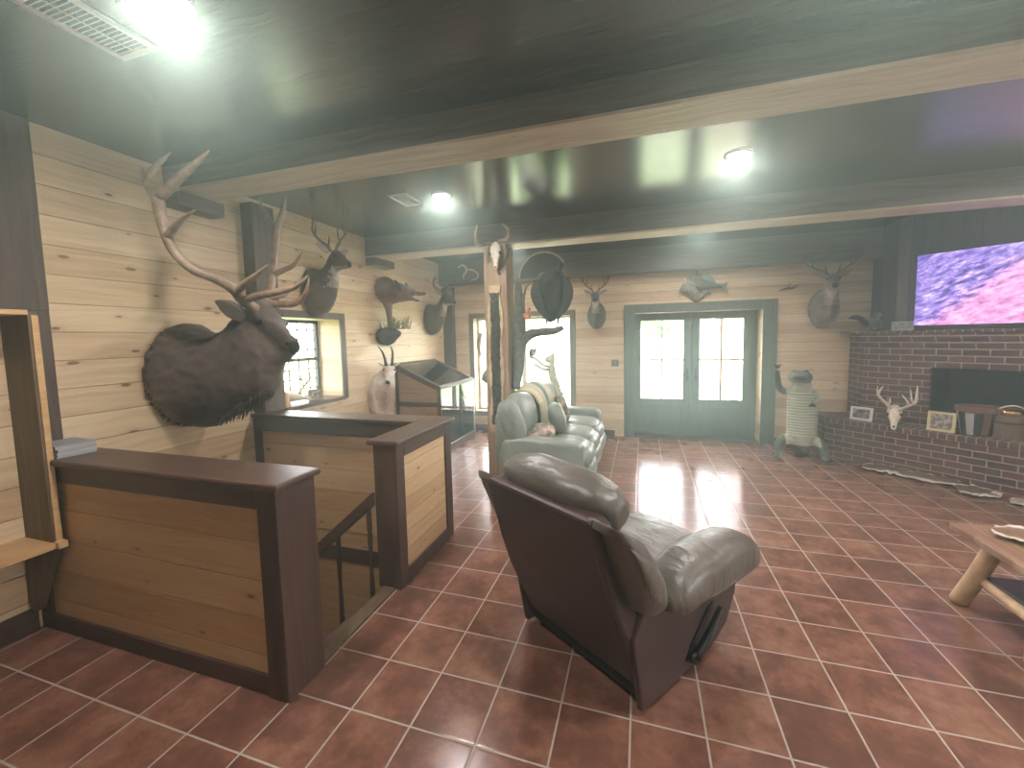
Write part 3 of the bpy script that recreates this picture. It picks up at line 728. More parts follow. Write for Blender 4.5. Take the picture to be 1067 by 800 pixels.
# ------------------------------------------------------------ antlered skulls
def skull(bm, c, s, fwd, up):
    fwd = Vector(fwd).normalized(); up = Vector(up).normalized(); sd = fwd.cross(up)
    P = lambda f, u: Vector(c) + fwd * f * s + up * u * s
    loft(bm, [(P(-.13, .02), P(-.11, -.03), .03 * s), (P(-.09, .06), P(-.08, -.05), .062 * s), (P(-.02, .065), P(-.02, -.05), .068 * s), (P(.04, .05), P(.03, -.045), .06 * s), (P(.10, .025), P(.09, -.035), .036 * s), (P(.17, .01), P(.16, -.03), .027 * s), (P(.21, -.01), P(.20, -.03), .016 * s)], sd, 14)
    return sd
def sockets(r, c, s, fwd, up, sd):
    fwd = Vector(fwd).normalized(); up = Vector(up).normalized()
    for q in (-1, 1): put('eye_socket', ball(B(), Vector(c) + fwd * .02 * s + up * .02 * s + sd * (.058 * s * q), .02 * s, 2), black, r, smooth=True)
    put('nose_opening', ball(B(), Vector(c) + fwd * .185 * s + up * .002 * s, (.012 * s,) * 3, 2), black, r, smooth=True)

sk = root('deer_skull', 'bleached deer skull with antlers fixed high on the timber post', 'skull', tuple(at(517, 268, 1, 4.74)))
c = at(516.5, 263, 1, 4.735); fw, uu = (0.03, -.25, -1), (0, -1, .25)
bm = B(); sd = skull(bm, c, .98, fw, uu); put('skull', bm, bone, sk, smooth=True)
sockets(sk, c, .98, fw, uu, sd)
A = lambda px, py, y=4.7: at(px, py, 1, y)
put('antler', tube(B(), [A(512, 254), A(505, 255, 4.65), A(498, 256, 4.5), A(495.5, 250, 4.42), A(495.5, 243, 4.4), A(497, 235, 4.42)], [.022, .022, .02, .018, .015, .005], 8), antler_m, sk, smooth=True)
put('antler', tube(B(), [A(520, 251), A(526, 250, 4.65), A(530, 247, 4.5), A(530, 242, 4.42), A(528, 237, 4.4), A(523, 233, 4.42)], [.022, .022, .02, .018, .015, .005], 8), antler_m, sk, smooth=True)
b_ = tube(B(), [A(496, 252, 4.44), A(494, 244, 4.3)], [.009, .003], 6, 2); tube(b_, [A(530, 243, 4.43), A(532, 236, 4.35)], [.009, .003], 6, 2); put('tine', b_, antler_m, sk, smooth=True)
dp = root('hide_drape', 'dark hide strip hanging beside the skull on the timber post', 'hide', tuple(at(526, 270, 1, 4.75)))
put('strip', tube(B(), [A(530, 258, 4.77), A(528, 268, 4.76), A(524, 276, 4.76), A(520, 282, 4.77)], [.03, .03, .025, .01], 10, 4, flat=.6), plain('dark_hide', lin(70, 62, 56), .8, nscale=30, bumps=.5), dp, smooth=True)

def rack(name, label, items, wall_pt, scale=1.0):
    r = root(name, label, 'antlers', wall_pt)
    for nm, pts, rad, mt in items: put(nm, tube(B(), pts, rad, 8), mt, r, smooth=True)
    return r
Q = lambda px, py, y=6.892: at(px, py, 1, y)
rack('shed_antler', 'pale shed antlers hung high on the dark beam in the far corner', [
    ('beam', [Q(477, 279), Q(481, 276.5), Q(485, 278), Q(486, 283), Q(483, 287), Q(483.5, 291.5)], [.012, .017, .02, .02, .018, .008], bone),
    ('tine', [Q(486, 281), Q(492, 281), Q(498, 285.5), Q(497, 290), Q(490, 292.5)], [.015, .016, .016, .013, .005], bone)], tuple(at(486, 284, 1, YW - .24)))

# ------------------------------------------------------------ animal shoulder mounts
def coat_deer(dark=(0, 0, 0), a=lin(126, 104, 82), b_=lin(84, 68, 54), white=lin(214, 204, 184)):
    def f(p, n):
        c = lerp(b_, a, noise.noise(p * 5) * .8 + .5)
        t = (p.x - .10) / .24
        if p.x < .40 and n.z < -.1 and .02 < p.z < .26 and p.x > .2: c = lerp(c, white, .35)
        if p.x > .36 and p.z < .245: c = lerp(c, white, .5)
        if p.x > .578: c = lin(36, 30, 28)
        if p.x < .1: c = lerp(c, lin(62, 50, 42), .35)
        return c
    return f
def warp(o, yaw, pitch=0.0, x0=.18, x1=.34, piv=(.28, 0, .25)):
    """turn the head and what is on it about the neck"""
    pv = Vector(piv)
    for v in o.data.vertices:
        t = max(0.0, min(1.0, (v.co.x - x0) / (x1 - x0)))
        if v.co.z > piv[2] + .12: t = 1.0
        q = v.co - pv; q.rotate(Euler((0, -pitch * t, yaw * t))); v.co = q + pv
def deer(label, loc, rz, s, yaw, pitch=0.0, coat=None, ant=antler_m, spread=1.0, tall=1.0, name='deer_mount'):
    r = root(name, label, 'deer mount', loc, rz); r.scale = (s, s, s); parts = []
    bm = B()
    loft(bm, [((0, 0, .25), (0, 0, -.27), .17), ((.05, 0, .26), (.07, 0, -.30), .19), ((.13, 0, .235), (.19, 0, -.25), .16), ((.20, 0, .26), (.29, 0, -.10), .115), ((.26, 0, .33), (.35, 0, .06), .085), ((.31, 0, .40), (.38, 0, .17), .072), ((.35, 0, .435), (.40, 0, .20), .07)], (0, 1, 0), 20)
    loft(bm, [((.33, 0, .43), (.35, 0, .22), .055), ((.38, 0, .445), (.385, 0, .20), .078), ((.44, 0, .415), (.42, 0, .205), .074), ((.50, 0, .36), (.475, 0, .215), .05), ((.55, 0, .318), (.53, 0, .215), .04), ((.585, 0, .295), (.57, 0, .22), .036), ((.60, 0, .275), (.595, 0, .24), .018)], (0, 1, 0), 18)
    for q in (-1, 1): ball(bm, (.425, .062 * q, .365), (.03, .018, .022), 2)
    b = fuse('head_and_neck', bm, FUR, r, .0095, coat or coat_deer(), .005, 30); parts.append(b)
    for q in (-1, 1):
        bm = B(); e = Vector((.345, .065 * q, .40)); d = Vector((-.05, .85 * q, .42)).normalized(); fw = Vector((1, .1 * q, 0)); sd = d.cross(fw).normalized()
        loft(bm, [(e + sd * .018, e - sd * .018, .012), (e + d * .05 + sd * .042, e + d * .05 - sd * .036, .008), (e + d * .11 + sd * .042, e + d * .11 - sd * .034, .007), (e + d * .165 + sd * .02, e + d * .165 - sd * .014, .005), (e + d * .185, e + d * .185 - sd * .002, .002)], fw, 12)
        parts.append(fuse('ear', bm, FUR, r, .004, lambda p, n: lerp(lin(98, 80, 66), lin(190, 176, 160), .55 if n.x > .35 else 0.0), smooth_it=1))
        parts.append(put('eye', ball(B(), (.436, .068 * q, .366), .0155, 2), eye_m, r, local=True, smooth=True))
        k = spread; h = tall
        zz = lambda v: .43 + (v - .43) * h
        bm = tube(B(), [(.345, .04 * q, .42), (.325, .07 * k * q, zz(.48)), (.27, .16 * k * q, zz(.545)), (.27, .245 * k * q, zz(.63)), (.34, .28 * k * q, zz(.71)), (.42, .25 * k * q, zz(.76))], [.017, .017, .015, .013, .010, .003], 8)
        parts.append(put('antler', bm, ant, r, local=True, smooth=True))
        bm = B(); tube(bm, [(.33, .06 * q, zz(.475)), (.37, .075 * q, zz(.53)), (.375, .08 * q, zz(.59))], [.011, .008, .002], 6)
        tube(bm, [(.265, .19 * k * q, zz(.565)), (.25, .18 * k * q, zz(.66)), (.27, .16 * k * q, zz(.77))], [.011, .009, .002], 6)
        tube(bm, [(.29, .26 * k * q, zz(.66)), (.29, .25 * k * q, zz(.74)), (.32, .23 * k * q, zz(.83))], [.010, .008, .002], 6)
        tube(bm, [(.35, .28 * k * q, zz(.715)), (.36, .27 * k * q, zz(.77)), (.38, .26 * k * q, zz(.82))], [.008, .006, .002], 6)
        parts.append(put('tines', bm, ant, r, local=True, smooth=True))
    for o in parts: warp(o, yaw, pitch)
    return r
p = at(322, 302, 0, XW)
deer('brown whitetail buck mount above the side window, facing the room', (XW + .004, p.y + .04, p.z - .01), 0, .95, -.16, .0, coat_deer(a=lin(112, 94, 80), b_=lin(74, 62, 54)), antler_d, .85)
p = at(447, 332, 0, XW)
deer('brown buck mount in the far left corner beside the boar', (XW + .004, p.y - .04, p.z), .0, .95, -.25, .0, coat_deer(a=lin(112, 96, 76), b_=lin(76, 62, 50)), antler_d, .8, .8)
p = at(622, 328, 1, YW)
deer('small buck mount on the back wall left of the doors', (p.x + .0, YW - .004, p.z), -PI / 2, .80, .06, .0, coat_deer(a=lin(120, 116, 98), b_=lin(86, 84, 72)), antler_d, .95, 1.05)
p = at(856, 322, 1, YW)
deer('pale grey buck mount on the back wall right of the doors, wide rack', (p.x, YW - .004, p.z + .02), -PI / 2, 1.0, -.2, .0, coat_deer(a=lin(160, 148, 136), b_=lin(126, 116, 106)), antler_d, 1.15, .85)

# elk
YE = 2.40
E_ = lambda px, py, y=YE: at(px, py, 1, y)
elk = root('elk_mount', 'huge elk shoulder mount with branching antlers on the left wall', 'elk mount', (XW, YE, 1.5))
bm = B()
def xw(py0, py1, w, x): return ((x, YE, E_(192, py0).z), (x, YE, E_(192, py1).z), w)
zt, zb = E_(197, 338).z, E_(197, 441).z
loft(bm, [((XW + .004, YE, zt - .02), (XW + .004, YE, zb + .03), .30), ((XW + .10, YE, zt + .01), (XW + .10, YE, zb - .01), .33), (tuple(E_(224, 350)), tuple(E_(226, 443)), .31), (tuple(E_(240, 344)), tuple(E_(250, 424)), .25), (tuple(E_(250, 332)), tuple(E_(270, 416)), .20), (tuple(E_(259, 321)), tuple(E_(284, 408)), .165), (tuple(E_(267, 314)), tuple(E_(289, 393)), .14), (tuple(E_(273, 312)), tuple(E_(291, 384)), .11)], (0, 1, 0), 26)
loft(bm, [(tuple(E_(268, 316)), tuple(E_(280, 384)), .10), (tuple(E_(276, 314)), tuple(E_(286, 384)), .112), (tuple(E_(284, 323)), tuple(E_(291, 383)), .105), (tuple(E_(291, 334)), tuple(E_(295, 379)), .072), (tuple(E_(299, 344)), tuple(E_(300, 375)), .055), (tuple(E_(306, 351)), tuple(E_(306, 371)), .05), (tuple(E_(310, 356)), tuple(E_(309, 367)), .03)], (0, 1, 0), 22)
for q in (-1, 1): ball(bm, E_(283, 336) + Vector((0, .092 * q, 0)), (.05, .03, .03), 2)
YE_Z = E_(190, 390).z; nose_x = E_(305, 360).x; neck_x = E_(262, 350).x; x_sh = E_(222, 350).x
def coat_elk(p, n):
    c = lerp(lin(60, 50, 46), lin(92, 78, 70), noise.noise(p * 4) + .5)
    if p.x < x_sh: c = lerp(c, lin(158, 138, 114), .7 * max(0, min(1, (x_sh - p.x) * 3 + .35 * noise.noise(p * 7))) * (1 if p.z < YE_Z + .12 * noise.noise(p * 3) else .35) )
    c = lerp(c, lin(120, 106, 96), .6 * max(0, min(1, (p.x - neck_x - .02) * 5 + noise.noise(p * 9) * .4)))
    if p.x > nose_x + .012 and p.z < E_(300, 355).z: c = lin(34, 30, 30)
    return c
eb = fuse('head_and_neck', bm, FUR, elk, .016, coat_elk, .014, 18, 3, local=False)
# shaggy mane: tapering locks along throat and shoulder edge
bm = B(); rnd = random.Random(9)
for i in range(260):
    t = rnd.random()
    if i < 130:
        a = E_(282 - 42 * t, 408 + 28 * t) + Vector((0, rnd.uniform(-.10, .10), rnd.uniform(.0, .03)))
    else:
        ang = rnd.uniform(0, 2 * PI); a = Vector((XW + .06 + .05 * rnd.random(), YE + .33 * math.cos(ang), (zt + zb) / 2 + (zt - zb) / 2 * math.sin(ang)))
    d = Vector((-.03, 0, -.055)) if i < 130 else .45 * Vector((-.03, .35 * (a.y - YE) * .15, .02 * (1 if a.z > (zt + zb) / 2 else -2)))
    tube(bm, [a, a + d * .5, a + d + Vector((0, rnd.uniform(-.01, .01), 0))], [.007, .005, .001], 5, 1)
put('mane', bm, plain('elk_mane', lin(70, 58, 52), .9, nscale=40, bumps=.4), elk, smooth=True)['kind'] = 'stuff'
for q, base, tip in ((-1, E_(256, 332, 2.30), E_(223, 313, 2.12)), (1, E_(272, 322, 2.50), E_(284, 308, 2.80))):
    d = (tip - base); L = d.length; d.normalize(); fw = Vector((.9, -.45 * 1, 0)).normalized(); sd = d.cross(fw).normalized(); bm = B()
    loft(bm, [(base + sd * .03, base - sd * .03, .02), (base + d * L * .3 + sd * .065, base + d * L * .3 - sd * .055, .014), (base + d * L * .6 + sd * .062, base + d * L * .6 - sd * .05, .012), (base + d * L * .88 + sd * .03, base + d * L * .88 - sd * .02, .008), (tip, tip - sd * .004, .002)], fw, 12)
    fuse('ear', bm, FUR, elk, .007, lambda p, n: lerp(lin(74, 62, 54), lin(150, 136, 122), .6 if n.y < -.2 else 0.0), smooth_it=1, local=False)
for q in (-1, 1): put('eye', ball(B(), E_(284.5, 336.5) + Vector((0, .114 * q, 0)), .022, 2), eye_m, elk, smooth=True)
put('nostril', ball(B(), E_(305.5, 358) + Vector((0, -.052, 0)), (.014, .01, .01), 2), eye_m, elk, smooth=True)
mp = plain('elk_antler', lin(138, 116, 96), .5, nscale=14, namp=.35, bumps=.5)
ivory = plain('antler_tip_ivory', lin(222, 212, 190), .5)
def antler(parent, mb, beams, mat):
    o = None
    for i, (pts, rad) in enumerate(beams):
        b_ = tube(B(), pts, rad, 10)
        if i == 0: o = put('antler', b_, mat, parent, smooth=True)
        else: put('tine', b_, mat, o, smooth=True)
def put_child_fix(): pass
antler(elk, None, [
    ([E_(266, 322, 2.33), E_(252, 312, 2.22), E_(243, 301, 2.12), E_(224, 290, 2.02), E_(202, 281, 1.93), E_(184, 265, 1.88), E_(174, 247, 1.86), E_(167, 222, 1.86), E_(163, 204, 1.88), E_(151, 187, 1.90), E_(147, 174, 1.9)], [.04, .036, .033, .03, .03, .03, .03, .032, .036, .024, .006]),
    ([E_(163, 206, 1.88), E_(172, 200, 1.87), E_(185, 187, 1.86), E_(203, 171, 1.86), E_(218, 157, 1.86)], [.035, .032, .028, .02, .004]),
    ([E_(152, 190, 1.90), E_(158, 178, 1.92), E_(168, 168, 1.95), E_(178, 158.5, 1.97)], [.024, .02, .015, .003]),
    ([E_(174, 247, 1.86), E_(182, 237, 1.84), E_(190, 228, 1.82), E_(203, 219, 1.8)], [.026, .022, .016, .003]),
    ([E_(246, 304, 2.14), E_(257, 294, 2.1), E_(268, 286, 2.05), E_(280, 275, 2.02)], [.026, .022, .016, .003]),
    ([E_(253, 313, 2.22), E_(270, 308, 2.12), E_(290, 304, 2.06), E_(308, 299, 2.05), E_(321, 287, 2.05)], [.028, .026, .022, .017, .004])], mp)
antler(elk, None, [
    ([E_(274, 316, 2.47), E_(282, 300, 2.6), E_(284, 285, 2.7), E_(287, 265, 2.78), E_(288.5, 240, 2.82), E_(294, 222, 2.84), E_(298, 204, 2.84)], [.038, .033, .031, .03, .032, .022, .004]),
    ([E_(288.5, 238, 2.82), E_(281, 230, 2.83), E_(274, 218, 2.86), E_(269, 206, 2.88)], [.028, .023, .017, .003]),
    ([E_(285, 286, 2.7), E_(296, 281, 2.66), E_(306, 276, 2.64), E_(315, 262, 2.62)], [.026, .022, .017, .003]),
    ([E_(276, 316, 2.5), E_(292, 317, 2.45), E_(308, 316, 2.4), E_(318, 306, 2.38), E_(322, 289, 2.36)], [.028, .026, .022, .018, .004]),
    ([E_(276, 312, 2.52), E_(286, 310, 2.6), E_(298, 306, 2.66), E_(308, 294, 2.7)], [.024, .02, .016, .003])], mp)

# boar on its stand
YB = 5.15; G = lambda px, py, y=YB: at(px, py, 1, y)
bo = root('boar_mount', 'brown wild boar mount with open mouth on the left wall', 'boar mount', (XW, YB, G(405, 305).z))
wx = XW + .004
bm = B(); zt, zb = G(400, 289).z, G(400, 317).z
loft(bm, [((wx, YB, zt - .02), (wx, YB, zb + .03), .17), ((wx + .08, YB, zt + .01), (wx + .08, YB, zb), .19), (tuple(G(410, 292)), tuple(G(408, 317)), .17), (tuple(G(418, 295)), tuple(G(415, 315)), .13), (tuple(G(425, 298)), tuple(G(422, 313.5)), .09), (tuple(G(431, 301)), tuple(G(428, 311)), .06)], (0, 1, 0), 20)
loft(bm, [(tuple(G(427, 299)), tuple(G(427, 308)), .06), (tuple(G(434, 303)), tuple(G(433, 308)), .04), (tuple(G(440, 304)), tuple(G(440, 308)), .03), (tuple(G(443, 304)), tuple(G(443, 307.5)), .026)], (0, 1, 0), 14)
loft(bm, [(tuple(G(425, 308)), tuple(G(424, 313.5)), .05), (tuple(G(431, 310)), tuple(G(430, 313.5)), .03), (tuple(G(437, 312.5)), tuple(G(437, 314.5)), .018)], (0, 1, 0), 12)
fuse('head_and_shoulders', bm, FUR, bo, .011, lambda p, n: lerp(lin(98, 74, 60), lin(134, 108, 90), noise.noise(p * 7) + .5 + (.4 if p.z < G(400, 312).z else 0)), .01, 40, local=False)
for q in (-1, 1):
    b0 = G(420, 302) + Vector((0, .09 * q, 0)); bm = B(); loft(bm, [(b0 + Vector((-.03, 0, -.02)), b0 + Vector((.03, 0, -.03)), .012), (b0 + Vector((-.04, .02 * q, .05)), b0 + Vector((.03, .02 * q, .04)), .01), (b0 + Vector((-.04, .03 * q, .13)), b0 + Vector((-.03, .03 * q, .13)), .003)], (0, 1, 0), 10)
    put('ear', bm, plain('boar_ear_%d' % (q + 1), lin(52, 42, 36), .85, nscale=40, bumps=.4), bo, smooth=True)
    put('tusk', tube(B(), [G(434, 312) + Vector((0, .035 * q, 0)), G(435.5, 309) + Vector((0, .05 * q, 0)), G(434.5, 306) + Vector((0, .05 * q, 0))], [.009, .007, .002], 6), bone, bo, smooth=True)
    put('eye', ball(B(), G(425.5, 302) + Vector((0, .075 * q, 0)), .011, 2), eye_m, bo, smooth=True)
put('foreleg', tube(B(), [G(403, 313, YB - .05), G(405, 322, YB - .05), G(406, 334, YB - .05), G(407, 344, YB - .05)], [.075, .05, .034, .036], 10), plain('boar_leg', lin(122, 98, 82), .8, nscale=40, bumps=.4), bo, smooth=True)
hb2 = root('habitat_base', 'dark rock wall base with dry grass under the boar', 'rock base', (XW, YB, G(400, 350).z))
bm = B(); loft(bm, [((XW + .002, YB, G(400, 342).z), (XW + .002, YB, G(400, 358).z), .20), ((XW + .08, YB, G(400, 341).z), (XW + .07, YB, G(400, 360).z), .22), (tuple(G(409, 342)), tuple(G(406, 358)), .18), (tuple(G(415, 344)), tuple(G(413, 352)), .10), (tuple(G(417, 346)), tuple(G(416, 348)), .03)], (0, 1, 0), 18)
for v in bm.verts: v.co += Vector((.35 if v.co.x > XW + .01 else 0, 1, 1)) * .02 * noise.noise(v.co * 14)
put('rock', bm, plain('dark_rock', lin(62, 60, 60), .85, nscale=26, namp=.4, bumps=.9), hb2, smooth=True)
bm = B(); rnd = random.Random(2)
for i in range(70):
    a = Vector((XW + rnd.uniform(.06, .34), YB + rnd.uniform(-.17, .17), G(405, 343).z)); tip = a + Vector((rnd.uniform(-.05, .14), rnd.uniform(-.12, .12), rnd.uniform(.06, .2)))
    if tip.x < XW + .02: tip.x = XW + .02
    tube(bm, [a, (a + tip) / 2 + Vector((0, 0, .03)), tip], [.006, .004, .001], 4, 1)
g_ = put('grass', bm, plain('dry_grass', lin(108, 112, 76), .8), hb2); g_['kind'] = 'stuff'

# mountain goat
YG = 4.95; g = lambda px, py, y=YG: at(px, py, 1, y)
go = root('goat_mount', 'white-faced mountain goat mount with thin black horns behind the half wall', 'goat mount', (XW, YG, 1.05))
bm = B(); zt, zb = g(385, 388).z, g(385, 440).z
loft(bm, [((wx, YG, zt - .02), (wx, YG, zb + .02), .24), ((XW + .10, YG, zt + .02), (XW + .12, YG, zb), .25), (tuple(g(396, 388)), tuple(g(402, 428)), .18), (tuple(g(401, 382)), tuple(g(408, 416)), .12), (tuple(g(404, 377)), tuple(g(410, 405)), .09)], (0, 1, 0), 20)
h0 = g(406, 385, 4.90)   # head turned to the viewer
fw = Vector((.35, -.75, -.55)).normalized(); sdv = fw.cross(Vector((0, 0, 1))).normalized(); upv = sdv.cross(fw)
HP = lambda f, u: h0 + fw * f + upv * u
loft(bm, [(HP(-.06, .05), HP(-.04, -.06), .05), (HP(0, .075), HP(0, -.08), .082), (HP(.08, .06), HP(.06, -.075), .075), (HP(.16, .04), HP(.14, -.065), .052), (HP(.24, .028), HP(.22, -.055), .043), (HP(.28, .012), HP(.27, -.04), .032)], sdv, 18)
def coat_goat(p, n):
    c = lerp(lin(206, 196, 178), lin(232, 226, 214), noise.noise(p * 8) + .5)
    if p.x < XW + .42 and p.z < 1.14: c = lerp(c, lin(176, 142, 112), max(0, min(.85, (1.14 - p.z) * 5)))
    if (p - HP(.28, -.005)).length < .034: c = lin(44, 40, 38)
    return c
fuse('head_and_neck', bm, FUR, go, .01, coat_goat, .008, 30, 3, local=False)
for q in (-1, 1):
    b0 = HP(.0, .065) + sdv * .038 * q
    put('horn', tube(B(), [b0, b0 + Vector((0, 0, .09)) + sdv * .01 * q, b0 + Vector((-.03, .02, .19)) + sdv * .03 * q, b0 + Vector((-.10, .05, .27)) + sdv * .045 * q], [.021, .018, .012, .003], 10), horn_black, go, smooth=True)
    e = HP(-.03, .04) + sdv * .07 * q; d = (sdv * q * .9 + Vector((-.1, .1, .5))).normalized(); bm = B()
    loft(bm, [(e + upv * .015, e - upv * .015, .012), (e + d * .05 + upv * .022, e + d * .05 - upv * .022, .008), (e + d * .1, e + d * .1 - upv * .004, .003)], fw, 10)
    put('ear', bm, plain('goat_ear_%d' % (q + 1), lin(216, 206, 190), .8), go, smooth=True)
    put('eye', ball(B(), HP(.045, .03) + sdv * .068 * q, .015, 2), eye_m, go, smooth=True)
    put('nostril', ball(B(), HP(.272, .0) + sdv * .016 * q, .009, 2), eye_m, go, smooth=True)
put('beard', tube(B(), [HP(.16, -.06), HP(.17, -.10), HP(.15, -.16)], [.028, .02, .003], 8), plain('goat_beard', lin(214, 206, 190), .9, nscale=50, bumps=.5), go, smooth=True)

# ------------------------------------------------------------ recliner in the foreground (local: front = +y)
rc = root('recliner', 'grey leather reclining armchair seen from behind in the middle of the floor', 'armchair', (-.335, 2.03, 0), math.radians(-34.8))
RX = lambda a: Matrix.Rotation(a, 4, 'X')
# local y measured from the foot of the back
def lcush(name, c, r, rot=None, p=3.4, wr=.008, ws=5, seed=0, mat=None, sub=4, parent=None, label=None):
    b_ = ball(B(), c, r, sub, p, rot, wr, ws, seed)
    return put(name, b_, mat or leather, parent or rc, local=True, smooth=True, label=label)
HWD = .41
# side panels: brown vinyl, swept in towards the floor at the back
for q in (-1, 1):
    prof = [(.02, .03), (.62, .03), (.80, .10), (.90, .24), (.93, .40), (.93, .50), (.20, .56), (.02, .50), (-.05, .40)]
    put('side_panel', prism(B(), prof, HWD - .035, HWD, lambda a, b, c: (q * c, a, b)), vinyl, rc, local=True, bevel=.012)
put('base_frame', box(B(), -HWD + .04, HWD - .04, .06, .80, .04, .26), black, rc, local=True, bevel=.01)
# backrest shell leaning back
T0, T1, YB0, YB1 = .10, 1.00, .0, -.27
n0 = [(-.36, .12), (.36, .12), (.40, .42), (.39, .62), (.375, .93), (.35, .975), (-.35, .975), (-.375, .93), (-.39, .62), (-.40, .42)]
def bk(x, z, off=0.0):
    t = (z - .12) / .87; y = .03 - .30 * t - .02 * math.sin(t * PI) + .02 * (abs(x) / .44) ** 2 * 0
    return (x, y + off, z)
bm = B(); fa = [bm.verts.new(bk(x, z)) for x, z in n0]; fb = [bm.verts.new(bk(x * .97, z, .13)) for x, z in n0]
bm.faces.new(fa); bm.faces.new(fb[::-1])
for i in range(10): bm.faces.new((fa[i], fb[i], fb[(i + 1) % 10], fa[(i + 1) % 10]))
put('back_shell', bm, vinyl, rc, local=True, bevel=.02)
lean = RX(math.radians(18.5))
lcush('head_cushion', (0, -.085, .965), (.385, .115, .135), lean, 2.9, .010, 7, 1)
lcush('lumbar_cushion', (0, .03, .66), (.30, .13, .24), lean, 3, .010, 5, 2)
for q in (-1, 1):
    bm = B(); loft(bm, [((q * .40, -.265, .955), (q * .40, -.19, .925), .05), ((q * .41, -.255, .99), (q * .41, -.05, .86), .085), ((q * .42, -.24, .95), (q * .42, .02, .74), .098), ((q * .425, -.18, .82), (q * .425, .07, .62), .10), ((q * .43, -.12, .68), (q * .42, .09, .54), .092), ((q * .42, -.07, .56), (q * .42, .05, .50), .05)], (1, 0, 0), 22, 5, .8)
    for v in bm.verts: v.co += Vector((1, 1, 1)) * .008 * noise.noise(v.co * 9)
    wg = put('wing_cushion', bm, leather, rc, local=True, smooth=True)
    bm = B(); loft(bm, [((q * .50, -.20, .90), (q * .50, -.12, .86), .008), ((q * .513, -.18, .86), (q * .513, -.05, .78), .014), ((q * .518, -.13, .76), (q * .518, .01, .67), .014), ((q * .51, -.08, .66), (q * .51, .02, .60), .008)], (1, 0, 0), 14, 4, .8)
    put('side_insert', bm, leather, wg, local=True, smooth=True)
    bm = B(); loft(bm, [((q * .41, .10, .58), (q * .41, .10, .50), .09), ((q * .42, .20, .655), (q * .42, .19, .455), .12), ((q * .42, .42, .68), (q * .42, .42, .445), .13), ((q * .42, .66, .665), (q * .42, .64, .435), .132), ((q * .42, .83, .635), (q * .42, .78, .42), .13), ((q * .42, .92, .56), (q * .42, .87, .41), .115), ((q * .42, .94, .48), (q * .42, .915, .42), .08)], (1, 0, 0), 24, 5, .75)
    for v in bm.verts: v.co += Vector((0, 0, 1)) * .012 * noise.noise(Vector((v.co.x * 3, v.co.y * 14, v.co.z * 3)))
    ar = put('arm_pad', bm, leather, rc, local=True, smooth=True)
    put('piping', tube(B(), [(q * .50, .18, .495), (q * .535, .42, .49), (q * .537, .66, .478), (q * .53, .81, .465), (q * .49, .90, .46)], .007, 6), leather, ar, local=True, smooth=True)
lcush('seat_cushion', (0, .50, .44), (.285, .40, .11), None, 4, .010, 5, 3)
lcush('footrest', (0, .895, .24), (.285, .075, .20), None, 4, .008, 6, 4)
lv = B(); tube(lv, [(HWD + .004, .42, .10), (HWD + .03, .42, .10)], .028, 12, 1); tube(lv, [(HWD + .026, .42, .10), (HWD + .034, .53, .185), (HWD + .036, .65, .275)], [.024, .02, .016], 10, 3, flat=.6)
put('recline_lever', lv, plastic, rc, local=True, smooth=True, label='black recline lever')
put('lever_plate', prism(B(), [(.37, .10), (.45, .05), (.58, .17), (.63, .30), (.57, .29), (.42, .16)], HWD + .0005, HWD + .006, lambda a, b, c: (c, a, b)), plastic, rc, local=True)
for q in (-1, 1):
    for y in (.10, .66): put('foot', cyl(B(), (q * .33, y), .022, .026, 0, .045, 14), black, rc, local=True)

# ------------------------------------------------------------ reclining sofa (local: front = +x, back at x=0)
sf = root('sofa', 'long grey-green reclining sofa in front of the back window, its back to the log post', 'sofa', (-1.52, 4.16, 0))
L = 2.30
def sc(name, c, r, rot=None, p=3.2, wr=.010, ws=5, seed=0, parent=None):
    return put(name, ball(B(), c, r, 4, p, rot, wr, ws, seed), leather_s, parent or sf, local=True, smooth=True)
put('base', box(B(), .08, .86, .06, L - .06, .05, .30), leather_s, sf, local=True, bevel=.02)
for y in (.02, L - .24):
    bm = B(); prism(bm, [(.04, .04), (.93, .04), (.95, .30), (.95, .56), (.90, .61), (.30, .63), (.10, .60), (.04, .40)], y, y + .22, lambda a, b, c: (a, c, b))
    put('arm', bm, leather_s, sf, local=True, bevel=.045, smooth=True)
put('back_frame', prism(B(), [(.06, .06), (.20, .06), (.12, .84), (.06, .90), (-.0, .86), (.0, .40)], .06, L - .06, lambda a, b, c: (a, c, b)), leather_s, sf, local=True, bevel=.03)
leanY = Matrix.Rotation(math.radians(-10), 4, 'Y')
wd = (L - .46) / 3
for k in range(3):
    yc = .23 + wd * (k + .5)
    sc('back_cushion', (.17, yc, .80), (.15, wd * .53, .26), leanY, 2.7, .014, 5, k)
    sc('seat_cushion', (.56, yc, .42), (.40, wd * .5, .12), None, 3.6, .012, 5, k + 5)
    for j, (x, z, rx, rzz) in enumerate(((.93, .37, .085, .10), (.965, .22, .075, .11))):
        sc('footrest_roll', (x, yc, z), (rx, wd * .49, rzz), None, 2.6, .014, 8, k + j + 9)
for q, y in ((0, .16), (1, L - .16)):
    put('wing_cushion', ball(B(), (.17, y, .76), (.135, .12, .27), 4, 2.6, Matrix.Rotation(math.radians(-16), 4, 'Y'), .010, 6, q), leather_s, sf, local=True, smooth=True)
for x in (.12, .80):
    for y in (.10, L - .10): put('foot', cyl(B(), (x, y), .03, .03, 0, .055, 12), black, sf, local=True)
